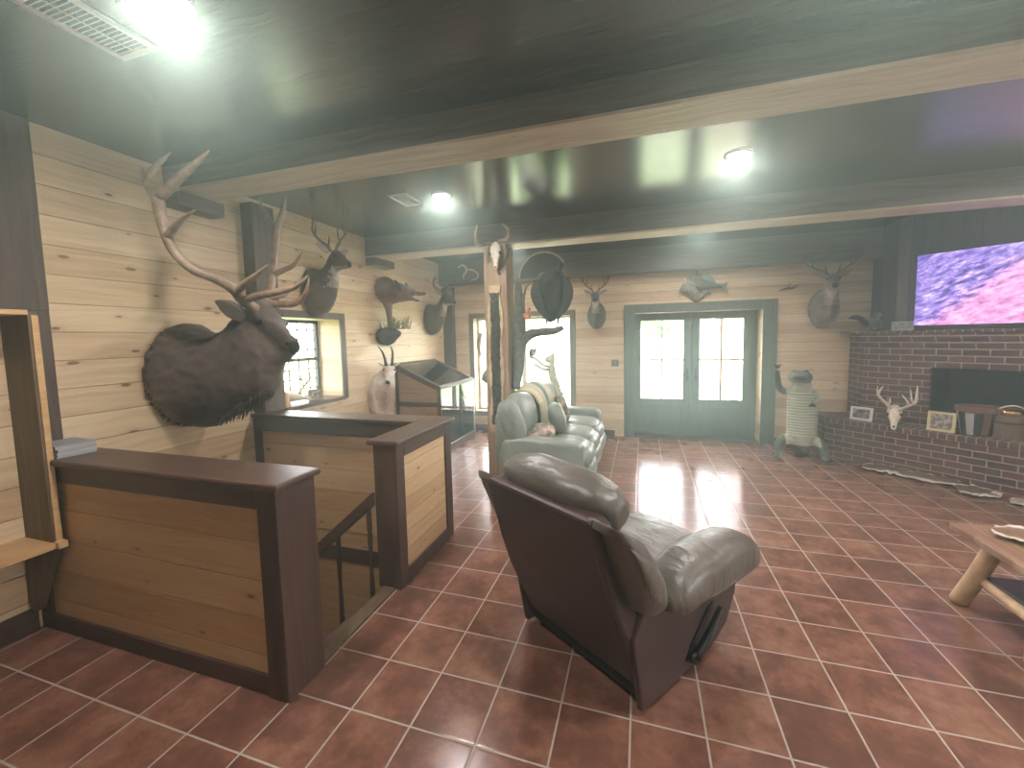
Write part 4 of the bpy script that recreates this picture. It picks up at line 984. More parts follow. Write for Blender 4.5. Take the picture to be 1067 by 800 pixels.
# blanket draped over the middle back cushion
bl = root('throw_blanket', 'tan and teal striped blanket draped over the middle of the sofa back', 'blanket', (-1.35, 5.3, .9))
def blanket_mat():
    m, nt, n, l, b = nodes('striped_blanket'); vec, s = coords(nt)
    f = math_n(nt, 'FRACT', math_n(nt, 'MULTIPLY', s[1], 1.9)); nz = noise_n(nt, vec, 60, 4)
    c = ramp(nt, math_n(nt, 'ADD', f, math_n(nt, 'MULTIPLY', nz, .04)), [(0.0, lin(84, 116, 108)), (.34, lin(84, 116, 108)), (.37, lin(196, 186, 148)), (.85, lin(190, 178, 140)), (.9, lin(150, 150, 120))])
    c.node.color_ramp.interpolation = 'LINEAR'
    l.new(c, b.inputs['Base Color']); b.inputs['Roughness'].default_value = .95; b.inputs['Sheen Weight'].default_value = .3; bump(nt, b, nz, .5, .006); return m
bm = B(); G_ = []
prof = [(-.04, .52), (-.06, .70), (-.055, .88), (-.03, 1.0), (.06, 1.085), (.17, 1.085), (.27, 1.02), (.33, .90), (.35, .76), (.36, .62), (.40, .585), (.55, .575)]
Pf = catmull([(a, 0, b) for a, b in prof], 4); ny = 26; y0b, y1b = .80, 1.62
for a, _, b2 in Pf:
    row = []
    for j in range(ny + 1):
        y = y0b + (y1b - y0b) * j / ny; w = .012 * math.sin(j * 1.1 + b2 * 6) + .01 * noise.noise(Vector((y * 6, a * 5, b2 * 5)))
        sag = -.06 * (abs((y - (y0b + y1b) / 2)) / .41) ** 2.5 * (1 if b2 > .9 else 0)
        row.append(bm.verts.new((a + w, y, b2 + w * .5 + sag)))
    G_.append(row)
for i in range(len(G_) - 1):
    for j in range(ny): bm.faces.new((G_[i][j], G_[i][j + 1], G_[i + 1][j + 1], G_[i + 1][j]))
bm.transform(Matrix.Translation(sf.location))
o = put('cloth', bm, blanket_mat(), bl, smooth=True); so = o.modifiers.new('s', 'SOLIDIFY'); so.thickness = .008

def pattern(name, a, b_, c_, sc_=9):
    m, nt, n, l, b = nodes(name); vec, s = coords(nt); v = n.new('ShaderNodeTexVoronoi'); v.inputs['Scale'].default_value = sc_; l.new(vec, v.inputs['Vector'])
    se = n.new('ShaderNodeSeparateColor'); l.new(v.outputs['Color'], se.inputs[0])
    c = ramp(nt, se.outputs[0], [(0, a), (.4, b_), (.7, c_)]); c.node.color_ramp.interpolation = 'CONSTANT'
    l.new(c, b.inputs['Base Color']); b.inputs['Roughness'].default_value = .9; return m
def pillow(name, label, c, r, rot, mat, p=2.6, seam=True, cords=0):
    r_ = root(name, label, 'pillow', c); r_.rotation_euler = rot
    put('cover', ball(B(), (0, 0, 0), r, 4, p, None, .010, 8, c[1]), mat, r_, local=True, smooth=True)
    return r_
pillow('throw_pillow', 'small patterned pillow lying flat against the sofa arm nearest the viewer', (-1.10, 4.60, .62), (.17, .17, .065), (.15, -.1, .3), pattern('floral_tan', lin(150, 134, 118), lin(106, 110, 96), lin(196, 170, 150), 16))
rp = pillow('throw_pillow', 'plump round green-grey pillow with a pale cord standing on the sofa', (-.98, 4.98, .72), (.10, .19, .19), (0, -.25, .35), leather_s, 2.2)
put('cord', tube(B(), [(.07, .16 * math.cos(a), .16 * math.sin(a)) for a in [i * PI / 8 for i in range(17)]], .008, 8, 2), plain('pale_cord', lin(206, 204, 184), .8), rp, local=True, smooth=True)
pillow('throw_pillow', 'square pillow with brown and cream pattern at the far end of the sofa', (-1.05, 5.72, .71), (.08, .20, .18), (0, -.3, .25), pattern('leafy_print', lin(96, 90, 74), lin(176, 160, 128), lin(120, 116, 92), 18), 3.2)

# ------------------------------------------------------------ glass display case
dc = root('display_case', 'pine display case with slanted glass top and glass front in the far left corner', 'display case', (-3.1, 5.97, 0))
xb, xf, y0, y1, zf, zk = XW + .02, -2.74, 5.36, 6.62, 1.0, 1.34
cw_ = wood('case_wood', lin(170, 132, 92), lin(120, 90, 62), lin(60, 40, 28), 0, 2, 0, .45, .5)
side = [(xb, 0), (xf, 0), (xf, zf), (xb, zk)]
for y in (y0, y1 - .03):
    b_ = prism(B(), [(xb, .02), (xf - .06, .02), (xf - .06, zf), (xb, zk - .03)], y + .006, y + .024, lambda a, b, c: (a, c, b)); put('side_panel', b_, cw_, dc)
    fr = B(); yy0, yy1 = y, y + .03
    box(fr, xf - .06, xf, yy0, yy1, .02, zf); box(fr, xb, xb + .06, yy0, yy1, .02, zk - .04); box(fr, xb, xf, yy0, yy1, .72, .79)
    hexa(fr, [(xb, yy0, zk - .08), (xf, yy0, zf - .06), (xf, yy1, zf - .06), (xb, yy1, zk - .08), (xb, yy0, zk), (xf, yy0, zf), (xf, yy1, zf), (xb, yy1, zk)])
    put('side_frame', fr, dark_z, dc, bevel=.003)
put('plinth', box(B(), xb, xf + .01, y0 - .005, y1 + .005, 0, .12), dark_y, dc, bevel=.004)
put('back_panel', box(B(), xb, xb + .015, y0 + .03, y1 - .03, .12, zk - .03), cw_, dc)
put('deck', box(B(), xb + .015, xf - .012, y0 + .03, y1 - .03, .12, .15), plain('case_floor', lin(120, 124, 116), .8, nscale=12, bumps=.4), dc)
put('front_glass', box(B(), xf - .008, xf - .003, y0 + .03, y1 - .03, .12, zf - .02), case_glass, dc)
fr = B(); box(fr, xf - .01, xf + .004, y0, y1, zf - .02, zf + .005); box(fr, xf - .01, xf + .002, y1 - .03, y1, .12, zf)
put('metal_edge', fr, plain('pale_edge', lin(190, 192, 180), .35, .6), dc)
sn = Vector((-(zk - zf), 0, -(xf - xb))).normalized()
gt = B(); hexa(gt, [(xb + .05, y0 + .05, zk - .02), (xf - .03, y0 + .05, zf + .004), (xf - .03, y1 - .05, zf + .004), (xb + .05, y1 - .05, zk - .02), (xb + .05, y0 + .05, zk - .012), (xf - .03, y0 + .05, zf + .012), (xf - .03, y1 - .05, zf + .012), (xb + .05, y1 - .05, zk - .012)])
put('slanted_glass', gt, case_glass, dc)
fr = B()
def slab(ya_, yb_, ta, tb):
    f = lambda t: (xb + (xf - xb) * t, zk + (zf - zk) * t)
    (xa_, za_), (xc_, zc_) = f(ta), f(tb)
    hexa(fr, [(xa_, ya_, za_ - .02), (xc_, ya_, zc_ - .02), (xc_, yb_, zc_ - .02), (xa_, yb_, za_ - .02), (xa_, ya_, za_ + .02), (xc_, ya_, zc_ + .02), (xc_, yb_, zc_ + .02), (xa_, yb_, za_ + .02)])
slab(y0 - .01, y0 + .05, 0, 1.01); slab(y1 - .05, y1 + .01, 0, 1.01); slab(y0 + .05, y1 - .05, 0, .07); slab(y0 + .05, y1 - .05, .95, 1.01)
put('top_frame', fr, grey_z, dc, bevel=.003)
# mounted scene inside the case
rk = root('case_rocks', 'dark rocky diorama inside the glass case', 'rocks', (-3.1, 5.97, .15))
for i, (x, y, r_) in enumerate(((-3.05, 5.75, (.22, .25, .26)), (-3.2, 6.2, (.2, .28, .34)), (-2.98, 6.35, (.16, .18, .2)))):
    put('rock', ball(B(), (x, y, .15 + r_[2] * .9), r_, 3, 2.4, None, .05, 6, i), plain('case_rock_%d' % i, lin(84 + 8 * i, 96, 98), .8, nscale=9, bumps=.7), rk, smooth=True)
pb = root('perched_bird', 'small dark bird mount on the rocks inside the glass case', 'bird mount', (-3.0, 6.3, .53))
put('body', loft(B(), [((-3.0, 6.16, .60), (-3.0, 6.16, .58), .02), ((-3.0, 6.25, .68), (-3.0, 6.23, .54), .07), ((-3.0, 6.36, .72), (-3.0, 6.34, .58), .07), ((-3.0, 6.42, .80), (-3.0, 6.44, .70), .035), ((-3.0, 6.47, .81), (-3.0, 6.48, .75), .03), ((-3.0, 6.52, .78), (-3.0, 6.52, .77), .006)], (1, 0, 0), 14), plain('dark_plumage', lin(66, 74, 78), .7, nscale=30, bumps=.5), pb, smooth=True)

# ------------------------------------------------------------ corner brick fireplace (local: x along the hearth, y into the corner)
c45 = math.sqrt(.5)
fp = root('fireplace', 'brown brick corner fireplace with raised hearth and black firebox', 'fireplace', (2.41, 6.69, 0), -PI / 4)
inv = inv_of(fp)
def wl_(x, y): q = inv @ Vector((x, y, 0)); return (q.x, q.y)
HZ, MZ = .53, 1.655
eY, eX = YW - .001, XR - .001
hearth_poly = [wl_(2.41, 6.69), wl_(5.20, 3.90), wl_(eX, 3.90), wl_(eX, eY), wl_(2.41, eY)]
put('hearth', prism(B(), hearth_poly, 0.001, HZ - .065), brick_f, fp, local=True)
put('hearth_top', prism(B(), [wl_(2.385, 6.68), wl_(5.19, 3.875), wl_(eX, 3.875), wl_(eX, eY), wl_(2.385, eY)], HZ - .065, HZ), brick_t, fp, local=True, bevel=.004)
cy = (9.55 - 9.10) * c45            # chimney face distance behind the hearth edge
cx0 = wl_(2.83, 6.72)[0]; fx0 = wl_(3.293, 6.257)[0]; fx1 = fx0 + 1.3; fz1 = 1.238; cx1 = fx1 + .62
bm = B()
box(bm, cx0, fx0, cy, cy + .5, HZ, MZ); box(bm, fx1, cx1, cy, cy + .5, HZ, MZ); box(bm, fx0, fx1, cy, cy + .5, fz1, MZ)
put('chimney_breast', bm, brick_f, fp, local=True)
put('chimney_side', prism(B(), [wl_(2.83, 6.722), wl_(2.83, eY), wl_(3.4, eY), (cx0 + .2, cy + .2)], HZ, MZ), brick_s, fp, local=True)
put('firebox', box(box(box(box(B(), fx0, fx1, cy + .44, cy + .49, HZ, fz1), fx0 + .0005, fx0 + .012, cy + .02, cy + .44, HZ, fz1), fx1 - .012, fx1 - .0005, cy + .02, cy + .44, HZ, fz1), fx0, fx1, cy + .02, cy + .44, fz1 - .012, fz1 - .0005), plain('soot', lin(30, 32, 32), .9, nscale=6, namp=.4), fp, local=True)
put('mantel', prism(B(), [(cx0 - .07, cy - .09), (cx1 + .1, cy - .09), (cx1 + .1, cy + .3), wl_(3.4, eY), wl_(2.70, eY), wl_(2.70, 6.78)], MZ, MZ + .03), brick_t, fp, local=True, bevel=.003)
cb = B(); prism(cb, [(0, MZ), (-.075, MZ), (-.075, MZ - .05), (-.04, MZ - .14), (0, MZ - .26)], cy + .012, cy + .1, lambda a, b, c: (cx0 + a, c, b)); put('corbel', cb, brick_s, fp, local=True)
for i in range(2):
    o_ = -.02 - .035 * i; put('corbel_course', box(B(), cx0 - .0, cx1, cy + o_ , cy - .0005, MZ - .154 + .077 * i, MZ - .0775 + .077 * i), brick_f, fp, local=True)
# dark panelling above the mantel
ux0 = wl_(3.053, 6.527)[0]; uy = (9.58 - 9.10) * c45
put('overmantel_panel', prism(B(), [(ux0, uy), (cx1, uy), wl_(eX, 4.9), wl_(eX, eY), wl_(3.06, eY)], MZ + .03, ZC - .001), wood('overmantel_wood', lin(74, 72, 68), lin(48, 46, 44), lin(20, 18, 17), 2, 0, .16, .5, .3), fp, local=True)
put('overmantel_trim', box(B(), ux0 + .001, ux0 + .11, uy - .012, uy - .0005, MZ + .03, ZC - .001), grey_z, fp, local=True, bevel=.003)
# television
tv = root('television', 'wall-mounted television showing a violet and pink mountainside above the fireplace', 'television', (0, 0, 0), -PI / 4)
p0 = inv_of(fp).inverted() @ Vector((0, 0, 0)); tv.location = fp.location
tx0 = wl_(3.156, 6.344)[0]; tz0, tz1 = 1.744, 2.57; tw = 1.46; ty = uy - .075
put('bezel', box(B(), tx0 - .02, tx0 + tw + .02, ty + .002, ty + .045, tz0 - .035, tz1 + .02), plastic, tv, local=True, bevel=.004)
put('wall_bracket', box(B(), tx0 + .5, tx0 + .9, ty + .046, uy - .001, 2.0, 2.3), plastic, tv, local=True)
def screen_mat():
    m, nt, n, l, b = nodes('screen_picture'); vec, s = coords(nt)
    v2 = comb(nt, math_n(nt, 'ADD', s[0], math_n(nt, 'MULTIPLY', s[2], -.6)), s[2], 0)
    mp_ = comb(nt, math_n(nt, 'MULTIPLY', math_n(nt, 'ADD', s[0], math_n(nt, 'MULTIPLY', s[2], .9)), 3.5), 0, math_n(nt, 'MULTIPLY', math_n(nt, 'SUBTRACT', s[2], math_n(nt, 'MULTIPLY', s[0], .45)), 11.0))
    f = noise_n(nt, mp_, 1.7, 8, .72)
    a = ramp(nt, f, [(.36, lin(30, 28, 84)), (.47, lin(112, 92, 190)), (.55, lin(176, 152, 226)), (.66, lin(250, 236, 250))])
    c2 = ramp(nt, f, [(.34, lin(150, 80, 140)), (.48, lin(226, 150, 206)), (.6, lin(252, 196, 232)), (.7, lin(255, 236, 246))])
    d = math_n(nt, 'SUBTRACT', math_n(nt, 'SUBTRACT', s[0], tx0), math_n(nt, 'MULTIPLY', math_n(nt, 'SUBTRACT', s[2], tz0), 1.05))
    d = math_n(nt, 'ADD', d, math_n(nt, 'MULTIPLY', math_n(nt, 'SUBTRACT', f, .5), .9))
    k = math_n(nt, 'MINIMUM', math_n(nt, 'MAXIMUM', math_n(nt, 'MULTIPLY', math_n(nt, 'ADD', d, -.02), 5.0), 0.0), 1.0)
    c = mixc(nt, k, a, c2)
    l.new(c, b.inputs['Emission Color']); b.inputs['Emission Strength'].default_value = 1.15; b.inputs['Base Color'].default_value = (0, 0, 0, 1); b.inputs['Roughness'].default_value = .2; return m
put('screen', box(B(), tx0, tx0 + tw, ty - .001, ty + .0015, tz0, tz1), screen_mat(), tv, local=True)

# things on the hearth and mantel
def fwd(s_, t_, z_): return inv_of(fp).inverted() @ Vector((s_, t_, z_))
def frame(name, label, pos, rz, w, h, mat_f, mat_p, tilt=.12, cat='picture frame', bd=.02):
    r = root(name, label, cat, pos, rz); r.rotation_euler = (-tilt, 0, rz)
    fb = B(); box(fb, -w / 2, w / 2, -.012, .006, 0, bd); box(fb, -w / 2, w / 2, -.012, .006, h - bd, h); box(fb, -w / 2, -w / 2 + bd, -.012, .006, bd, h - bd); box(fb, w / 2 - bd, w / 2, -.012, .006, bd, h - bd)
    put('frame', fb, mat_f, r, local=True, bevel=.002)
    put('picture', box(B(), -w / 2 + bd, w / 2 - bd, -.004, .003, bd, h - bd), mat_p, r, local=True)
    lg = B(); hexa(lg, [(-.02, .007, h * .6), (.02, .007, h * .6), (.02, .009, h * .6), (-.02, .009, h * .6), (-.02, .007, h * .62), (.02, .007, h * .62), (.02, .01, h * .62), (-.02, .01, h * .62)])
    return r
def pic(name, a, b_, c_, sc_):
    m, nt, n, l, b = nodes(name); vec, s = coords(nt); f = noise_n(nt, vec, sc_, 4)
    l.new(ramp(nt, f, [(.38, a), (.5, b_), (.62, c_)]), b.inputs['Base Color']); b.inputs['Roughness'].default_value = .3; return m
def locpx(px, py, c):   # point on the vertical plane x+y=c
    u = (px - CXP) / F_PX; v = -(py - CYP) / F_PX
    d = Vector([ROT[0][i] * u + ROT[1][i] * v + ROT[2][i] for i in range(3)]); t = c / (d.x + d.y)
    return Vector((0, 0, H)) + d * t
q = locpx(897, 436, 9.22); frame('photo_frame', 'white photo frame with a dark picture at the left end of the hearth', (q.x, q.y, HZ + .001), -PI / 4 - .1, .25, .175, plain('white_frame', lin(214, 210, 200), .5), pic('dark_photo', lin(40, 40, 44), lin(96, 92, 90), lin(170, 168, 160), 12), bd=.03)
q = locpx(980, 447, 9.20); frame('photo_frame', 'cream framed picture on the hearth beside the striped bucket', (q.x, q.y, HZ + .001), -PI / 4, .235, .225, plain('cream_gold_frame', lin(206, 194, 140), .5), pic('grey_photo', lin(60, 58, 56), lin(130, 124, 118), lin(190, 182, 172), 20), bd=.028)
q = locpx(941, 347, 9.44); frame('photo_frame', 'pale clear photo frame on the mantel under the corner of the television', (q.x - .02, q.y - .02, MZ + .031), -PI / 4, .21, .11, plain('clear_frame', lin(140, 146, 140), .3), pic('faded_photo', lin(96, 98, 92), lin(130, 130, 124), lin(160, 158, 150), 18), bd=.018, tilt=.05)
es = root('deer_skull', 'white deer skull with upright antlers resting on the hearth', 'skull', tuple(locpx(932, 437, 9.22).to_2d()) + (HZ,))
c = locpx(932, 434, 9.24); c.z = HZ + .125; fw_, up_ = (-.3, -.6, -.55), (-.2, -.35, 1)
bm = B(); sd = skull(bm, c, 1.05, fw_, up_); put('skull', bm, bone, es, smooth=True)
sockets(es, c, 1.05, fw_, up_, sd)
K_ = lambda px, py, c_=9.24: locpx(px, py, c_)
put('antler', tube(B(), [K_(929, 427), K_(923, 420, 9.16), K_(915.5, 412, 9.06), K_(917, 407, 9.04), K_(920.5, 402, 9.04)], [.016, .016, .015, .012, .004], 8), bone, es, smooth=True)
put('antler', tube(B(), [K_(936, 427), K_(944, 424, 9.16), K_(953.5, 419.5, 9.06), K_(955.5, 411, 9.04), K_(956, 402, 9.04)], [.016, .016, .015, .012, .004], 8), bone, es, smooth=True)
for pts in (((916, 411), (914, 407), (915, 402)), ((926, 422), (927.5, 418), (927, 414)), ((951, 419), (949.5, 413), (949, 406)), ((947, 421), (943, 415), (939.5, 411))):
    put('tine', tube(B(), [K_(a, b2, 9.08 if i else 9.10) for i, (a, b2) in enumerate(pts)], [.012, .009, .003], 6), bone, es, smooth=True)
# buckets
q = locpx(1017, 452, 9.42); bk1 = root('slatted_bucket', 'bucket with white and dark slats and a brown rim on the hearth', 'bucket', (q.x, q.y, HZ))
slm = [plain('white_slat', lin(176, 176, 172), .6), plain('dark_slat', lin(44, 42, 40), .6), plain('brown_slat', lin(112, 78, 64), .6)]
for i in range(14):
    a0, a1 = 2 * PI * i / 14, 2 * PI * (i + .92) / 14; b_ = B(); r0_, r1_ = .125, .165
    vv = []
    for z, r_ in ((.005, r0_), (.26, r1_)):
        for rr in (r_, r_ - .012):
            for a in (a0, a1): vv.append((rr * math.cos(a), rr * math.sin(a), z))
    hexa(b_, [vv[2], vv[3], vv[1], vv[0], vv[6], vv[7], vv[5], vv[4]]); put('slat', b_, slm[(0, 1, 0, 1, 2, 1)[i % 6]], bk1, local=True)
def ring(r_, z, h, t, seg=28):
    b_ = B(); vs_ = [[b_.verts.new((rr * math.cos(2 * PI * i / seg), rr * math.sin(2 * PI * i / seg), zz)) for i in range(seg)] for rr, zz in ((r_, z), (r_, z + h), (r_ - t, z + h), (r_ - t, z))]
    for k in range(4):
        for i in range(seg): b_.faces.new((vs_[k][i], vs_[k][(i + 1) % seg], vs_[(k + 1) % 4][(i + 1) % seg], vs_[(k + 1) % 4][i]))
    return b_
put('rim', ring(.178, .255, .055, .024), plain('brown_rim', lin(118, 82, 70), .6), bk1, local=True)
put('bottom', cyl(B(), (0, 0), .112, .112, 0, .012, 24), slm[1], bk1, local=True)
q = locpx(1050, 456, 9.47); bk2 = root('wooden_bucket', 'brown wooden bucket with a brass dome in it, right of the slatted bucket', 'bucket', (q.x + .01, q.y, HZ))
put('tub', cyl(B(), (0, 0), .115, .14, 0, .235, 26), plain('bucket_wood', lin(120, 96, 76), .6, nscale=9, bumps=.3), bk2, local=True)
put('hoop', ring(.135, .16, .02, .008), plastic, bk2, local=True)
put('handle', tube(B(), [(-.14, 0, .22), (-.10, -.01, .31), (0, -.02, .345), (.10, -.01, .31), (.14, 0, .22)], .008, 8), bone, bk2, local=True, smooth=True)
br_ = root('brass_dome', 'shiny brass dome resting in the wooden bucket', 'brass dome', (q.x + .01, q.y, HZ + .236))
put('dome', ball(B(), (0, 0, .035), (.10, .10, .055), 3), plain('brass', lin(214, 182, 110), .25, 1.0), br_, local=True, smooth=True)
# squirrel on the mantel
Yq = 6.88; s_ = lambda px, py: at(px, py, 1, Yq)
sq = root('squirrel_mount', 'grey squirrel with a long tail on the left end of the mantel', 'squirrel mount', (s_(910, 341).x, Yq, MZ + .03))
bm = B(); dz = MZ + .034 - s_(910, 341).z
D = lambda px, py: tuple(s_(px, py) + Vector((0, 0, dz)))
loft(bm, [(D(903, 331), D(905, 339), .02), (D(908, 327), D(908, 341), .05), (D(914, 327), D(914, 341), .055), (D(919, 331), D(918, 340), .03)], (0, 1, 0), 14)
loft(bm, [(D(909, 326), D(910, 331), .025), (D(913, 321), D(913, 329), .035), (D(917, 321.5), D(916.5, 327.5), .028), (D(920.5, 324), D(920, 326), .01)], (0, 1, 0), 12)
fuse('body', bm, FUR, sq, .007, lambda p, n: lerp(lin(104, 102, 94), lin(146, 142, 132), noise.noise(p * 20) + .5), .003, 60, local=False)
put('tail', tube(B(), [D(905, 336), D(901, 332), D(896, 328), D(890, 327), D(884.5, 328.5)], [.02, .032, .035, .03, .006], 10), plain('squirrel_tail', lin(84, 82, 76), .9, nscale=60, bumps=.6), sq, smooth=True)
for q in (-1, 1): put('ear', ball(B(), Vector(D(914.5, 320.5)) + Vector((0, .02 * q, 0)), (.01, .006, .018), 2), plain('squirrel_ear_%d' % (q + 1), lin(90, 86, 80), .9), sq, smooth=True)

# hides on the floor by the hearth
def hide_mat():
    m, nt, n, l, b = nodes('spotted_hide'); a = n.new('ShaderNodeAttribute'); a.attribute_name = 'coat'; vec, s = coords(nt); f = noise_n(nt, vec, 50, 5)
    g_ = mixc(nt, 1.0, a.outputs['Color'], comb(nt, math_n(nt, 'ADD', f, .5), math_n(nt, 'ADD', f, .5), math_n(nt, 'ADD', f, .5)), 'MULTIPLY')
    l.new(g_, b.inputs['Base Color']); b.inputs['Roughness'].default_value = .95; bump(nt, b, f, .6, .01); return m
HIDE = hide_mat()
def hide(name, label, line, width, z, seed, dark, light, parent_name='hide'):
    """ragged strip of hide along a floor line"""
    r = root(name, label, 'hide', tuple(line[0][:2]) + (z,)); bm = B(); C_ = catmull([tuple(p) for p in line], 10); n = len(C_); rows = []; m_ = 12
    col = {}
    for i, p in enumerate(C_):
        p = Vector(p); t = (Vector(C_[min(i + 1, n - 1)]) - Vector(C_[max(i - 1, 0)])); t.z = 0; t.normalize(); s2 = Vector((-t.y, t.x, 0)); e = math.sin(PI * min(1, (i + .6) / n)) ** .35
        row = []
        for j in range(m_ + 1):
            u = j / m_ * 2 - 1; wj = width / 2 * e * (1 + .35 * noise.noise(Vector((i * .45, seed, u * 2))))
            q = p + s2 * (u * wj); edge = abs(u) ** 4
            q.z = z + .006 + .03 * edge * (.5 + noise.noise(Vector((i * .5, u, seed)))) + (.035 * max(0, 1 - u * u) * e + .012) * (1 + .6 * noise.noise(Vector((q.x * 7, q.y * 7, seed))))
            v = bm.verts.new(q); row.append(v); k = noise.noise(Vector((q.x * 6, q.y * 6, seed * 3)))
            col[v] = light if (edge > .45 or k > .36) else dark
        rows.append(row)
    for i in range(n - 1):
        for j in range(m_): bm.faces.new((rows[i][j], rows[i][j + 1], rows[i + 1][j + 1], rows[i + 1][j]))
    cl = [col[v] for v in bm.verts]
    o = put('skin', bm, HIDE, r, smooth=True); ca = o.data.color_attributes.new('coat', 'FLOAT_COLOR', 'POINT')
    for i, c in enumerate(cl): ca.data[i].color = c
    so = o.modifiers.new('s', 'SOLIDIFY'); so.thickness = .006; so.offset = 1
    return r
fl = lambda px, py: tuple(at(px, py, 2, 0))
hide('animal_hide', 'long ragged brown hide with white edges on the floor along the hearth', [fl(898, 487), fl(930, 492), fl(962, 499), fl(1000, 506)], .36, 0, 1.0, lin(96, 76, 62), lin(206, 196, 176))
hide('animal_hide', 'smaller curled hide with white edges, right of the long one by the hearth', [fl(996, 511), fl(1018, 514), fl(1044, 519)], .34, 0, 4.0, lin(92, 72, 60), lin(208, 198, 180))
hide('animal_hide', 'pale hide edge on the floor at the right side of the photo', [fl(1052, 524), fl(1075, 528), fl(1105, 534)], .22, 0, 7.0, lin(150, 136, 120), lin(214, 206, 190))

# alligator standing upright
YA = 6.50; a_ = lambda px, py, y=YA: at(px, py, 1, y)
al = root('alligator_mount', 'standing alligator mount with ridged belly beside the doors', 'alligator mount', (a_(835, 480).x, YA, 0))
bm = B()
def csec(px0, px1, py, hw, y=YA): l_, r_ = a_(px0, py, y), a_(px1, py, y); return (tuple(l_), tuple(r_), hw)
loft(bm, [csec(828, 842, 470, .10), csec(822, 847, 460, .14), csec(820.5, 848, 445, .155), csec(820.5, 848, 430, .155), csec(821, 847, 418, .14), csec(823, 846, 409, .12), csec(826, 845, 401, .10), csec(826, 845, 395, .10)], (0, 1, 0), 24)
loft(bm, [(tuple(a_(834, 387, YA + .10)), tuple(a_(834, 399, YA + .10)), .13), (tuple(a_(834, 386, YA)), tuple(a_(834, 400, YA)), .145), (tuple(a_(834, 388, YA - .14)), tuple(a_(834, 399, YA - .14)), .13), (tuple(a_(833, 390, YA - .30)), tuple(a_(833, 398, YA - .30)), .10), (tuple(a_(833, 391, YA - .42)), tuple(a_(833, 397, YA - .42)), .085), (tuple(a_(833, 392, YA - .46)), tuple(a_(833, 395, YA - .46)), .05)], (1, 0, 0), 20)
for px in (828, 840): ball(bm, a_(px, 387.5, YA - .02), (.035, .04, .035), 2)
tube(bm, [a_(823, 408), a_(816, 407, YA - .06), a_(811.5, 402, YA - .12), a_(810.5, 393, YA - .14), a_(810, 385.5, YA - .14)], [.06, .045, .04, .034, .026], 10)
tube(bm, [a_(845, 408), a_(850.5, 411, YA - .05), a_(852, 417, YA - .10), a_(847, 420, YA - .2)], [.06, .045, .042, .028], 10)
tube(bm, [a_(827, 459), a_(818, 457, YA - .05), a_(812.5, 463, YA - .12), a_(811.5, 472, YA - .12), a_(809, 477, YA - .2)], [.09, .075, .062, .048, .035], 12)
tube(bm, [a_(843, 460), a_(851, 460, YA - .05), a_(857, 466, YA - .12), a_(859.5, 475, YA - .12), a_(861, 481, YA - .2)], [.09, .075, .062, .05, .035], 12)
tube(bm, [a_(835, 462, YA + .05), a_(835, 474, YA + .15), a_(838, 480, YA + .3), a_(846, 477, YA + .45)], [.11, .085, .055, .02], 12)
zmin = min(v.co.z for v in bm.verts)
for v in bm.verts: v.co.z = max(v.co.z, .012)
def coat_gator(p, n):
    belly = n.y < -.25 and a_(834, 462).z < p.z < a_(834, 398).z and abs(p.x - a_(834, 430).x) < .20
    return lerp(lin(176, 178, 150), lin(192, 192, 166), noise.noise(p * 10) + .5) if belly else lerp(lin(74, 84, 68), lin(104, 110, 88), noise.noise(p * 12) + .5)
sk_ = fuse('body', bm, FUR, al, .013, coat_gator, .004, 50, 4, local=False)
zt_, zb_ = a_(834, 409).z, a_(834, 452).z
for i in range(16):
    z = zb_ + (zt_ - zb_) * i / 15; w = .178; ctr = a_(834.3, 430).x
    put('belly_scute', tube(B(), [(ctr + w * math.cos(t), YA - .162 * math.sin(t) * .98, z) for t in [PI * (.10 + .8 * k / 8) for k in range(9)]], .014, 6, 2), plain('scute_%d' % i, lin(190, 192, 168), .5), al, smooth=True)
for px in (828, 840): put('eye', ball(B(), a_(px, 388, YA - .055), .014, 2), eye_m, al, smooth=True)
for cxp, cyp, cy_, sg in ((810, 384, -.14, 1), (846, 421, -.2, -1), (808.5, 478.5, -.2, 0), (861.5, 482.5, -.2, 0)):
    b0 = a_(cxp, cyp, YA + cy_); b0.z = max(b0.z, .02)
    for k in range(4):
        d = Vector(((k - 1.5) * .03, -.03 if sg <= 0 else 0, .06 if sg == 1 else (-.012 if sg == 0 else -.03)));
        if sg == 0: d.y = -.07; d.z = 0
        put('toe', tube(B(), [b0, b0 + d * .6, b0 + d], [.014, .011, .003], 6, 2), plastic, al, smooth=True)

# bobcat leaping at a bird, on a stump between sofa and window
YC = 6.72; k_ = lambda px, py, y=YC: at(px, py, 1, y)
fz = k_(583, 424).z
sp = root('stump_stand', 'pale stump carrying the leaping cat behind the sofa', 'stand', (k_(583, 424).x, YC, 0))
put('stump', tube(B(), [(k_(583, 424).x, YC, 0), (k_(583, 424).x + .01, YC, fz * .5), (k_(583, 424).x, YC, fz - .04)], [.17, .14, .15], 18, 4), log_m, sp, smooth=True)
bc = root('bobcat_mount', 'slim tan cat mount rearing on its hind legs in front of the back window', 'cat mount', tuple(k_(583, 424)))
bm = B()
def hs(p0, p1, w): return (tuple(k_(*p0)), tuple(k_(*p1)), w)
loft(bm, [hs((577.5, 411), (585.5, 410), .055), hs((575, 403), (583.5, 401), .075), hs((572.5, 395), (580.5, 393), .068), hs((571.3, 387), (578.8, 385), .072), hs((571.5, 381), (577.5, 379), .06), hs((571.8, 376.5), (576.5, 375.5), .045)], (0, 1, 0), 18)
loft(bm, [hs((578, 370.5), (578, 377.5), .05), hs((574.8, 369.2), (574.8, 378), .07), hs((570.8, 370.8), (570.8, 377.5), .055), hs((567.8, 373), (568, 376.3), .03)], (0, 1, 0), 14)
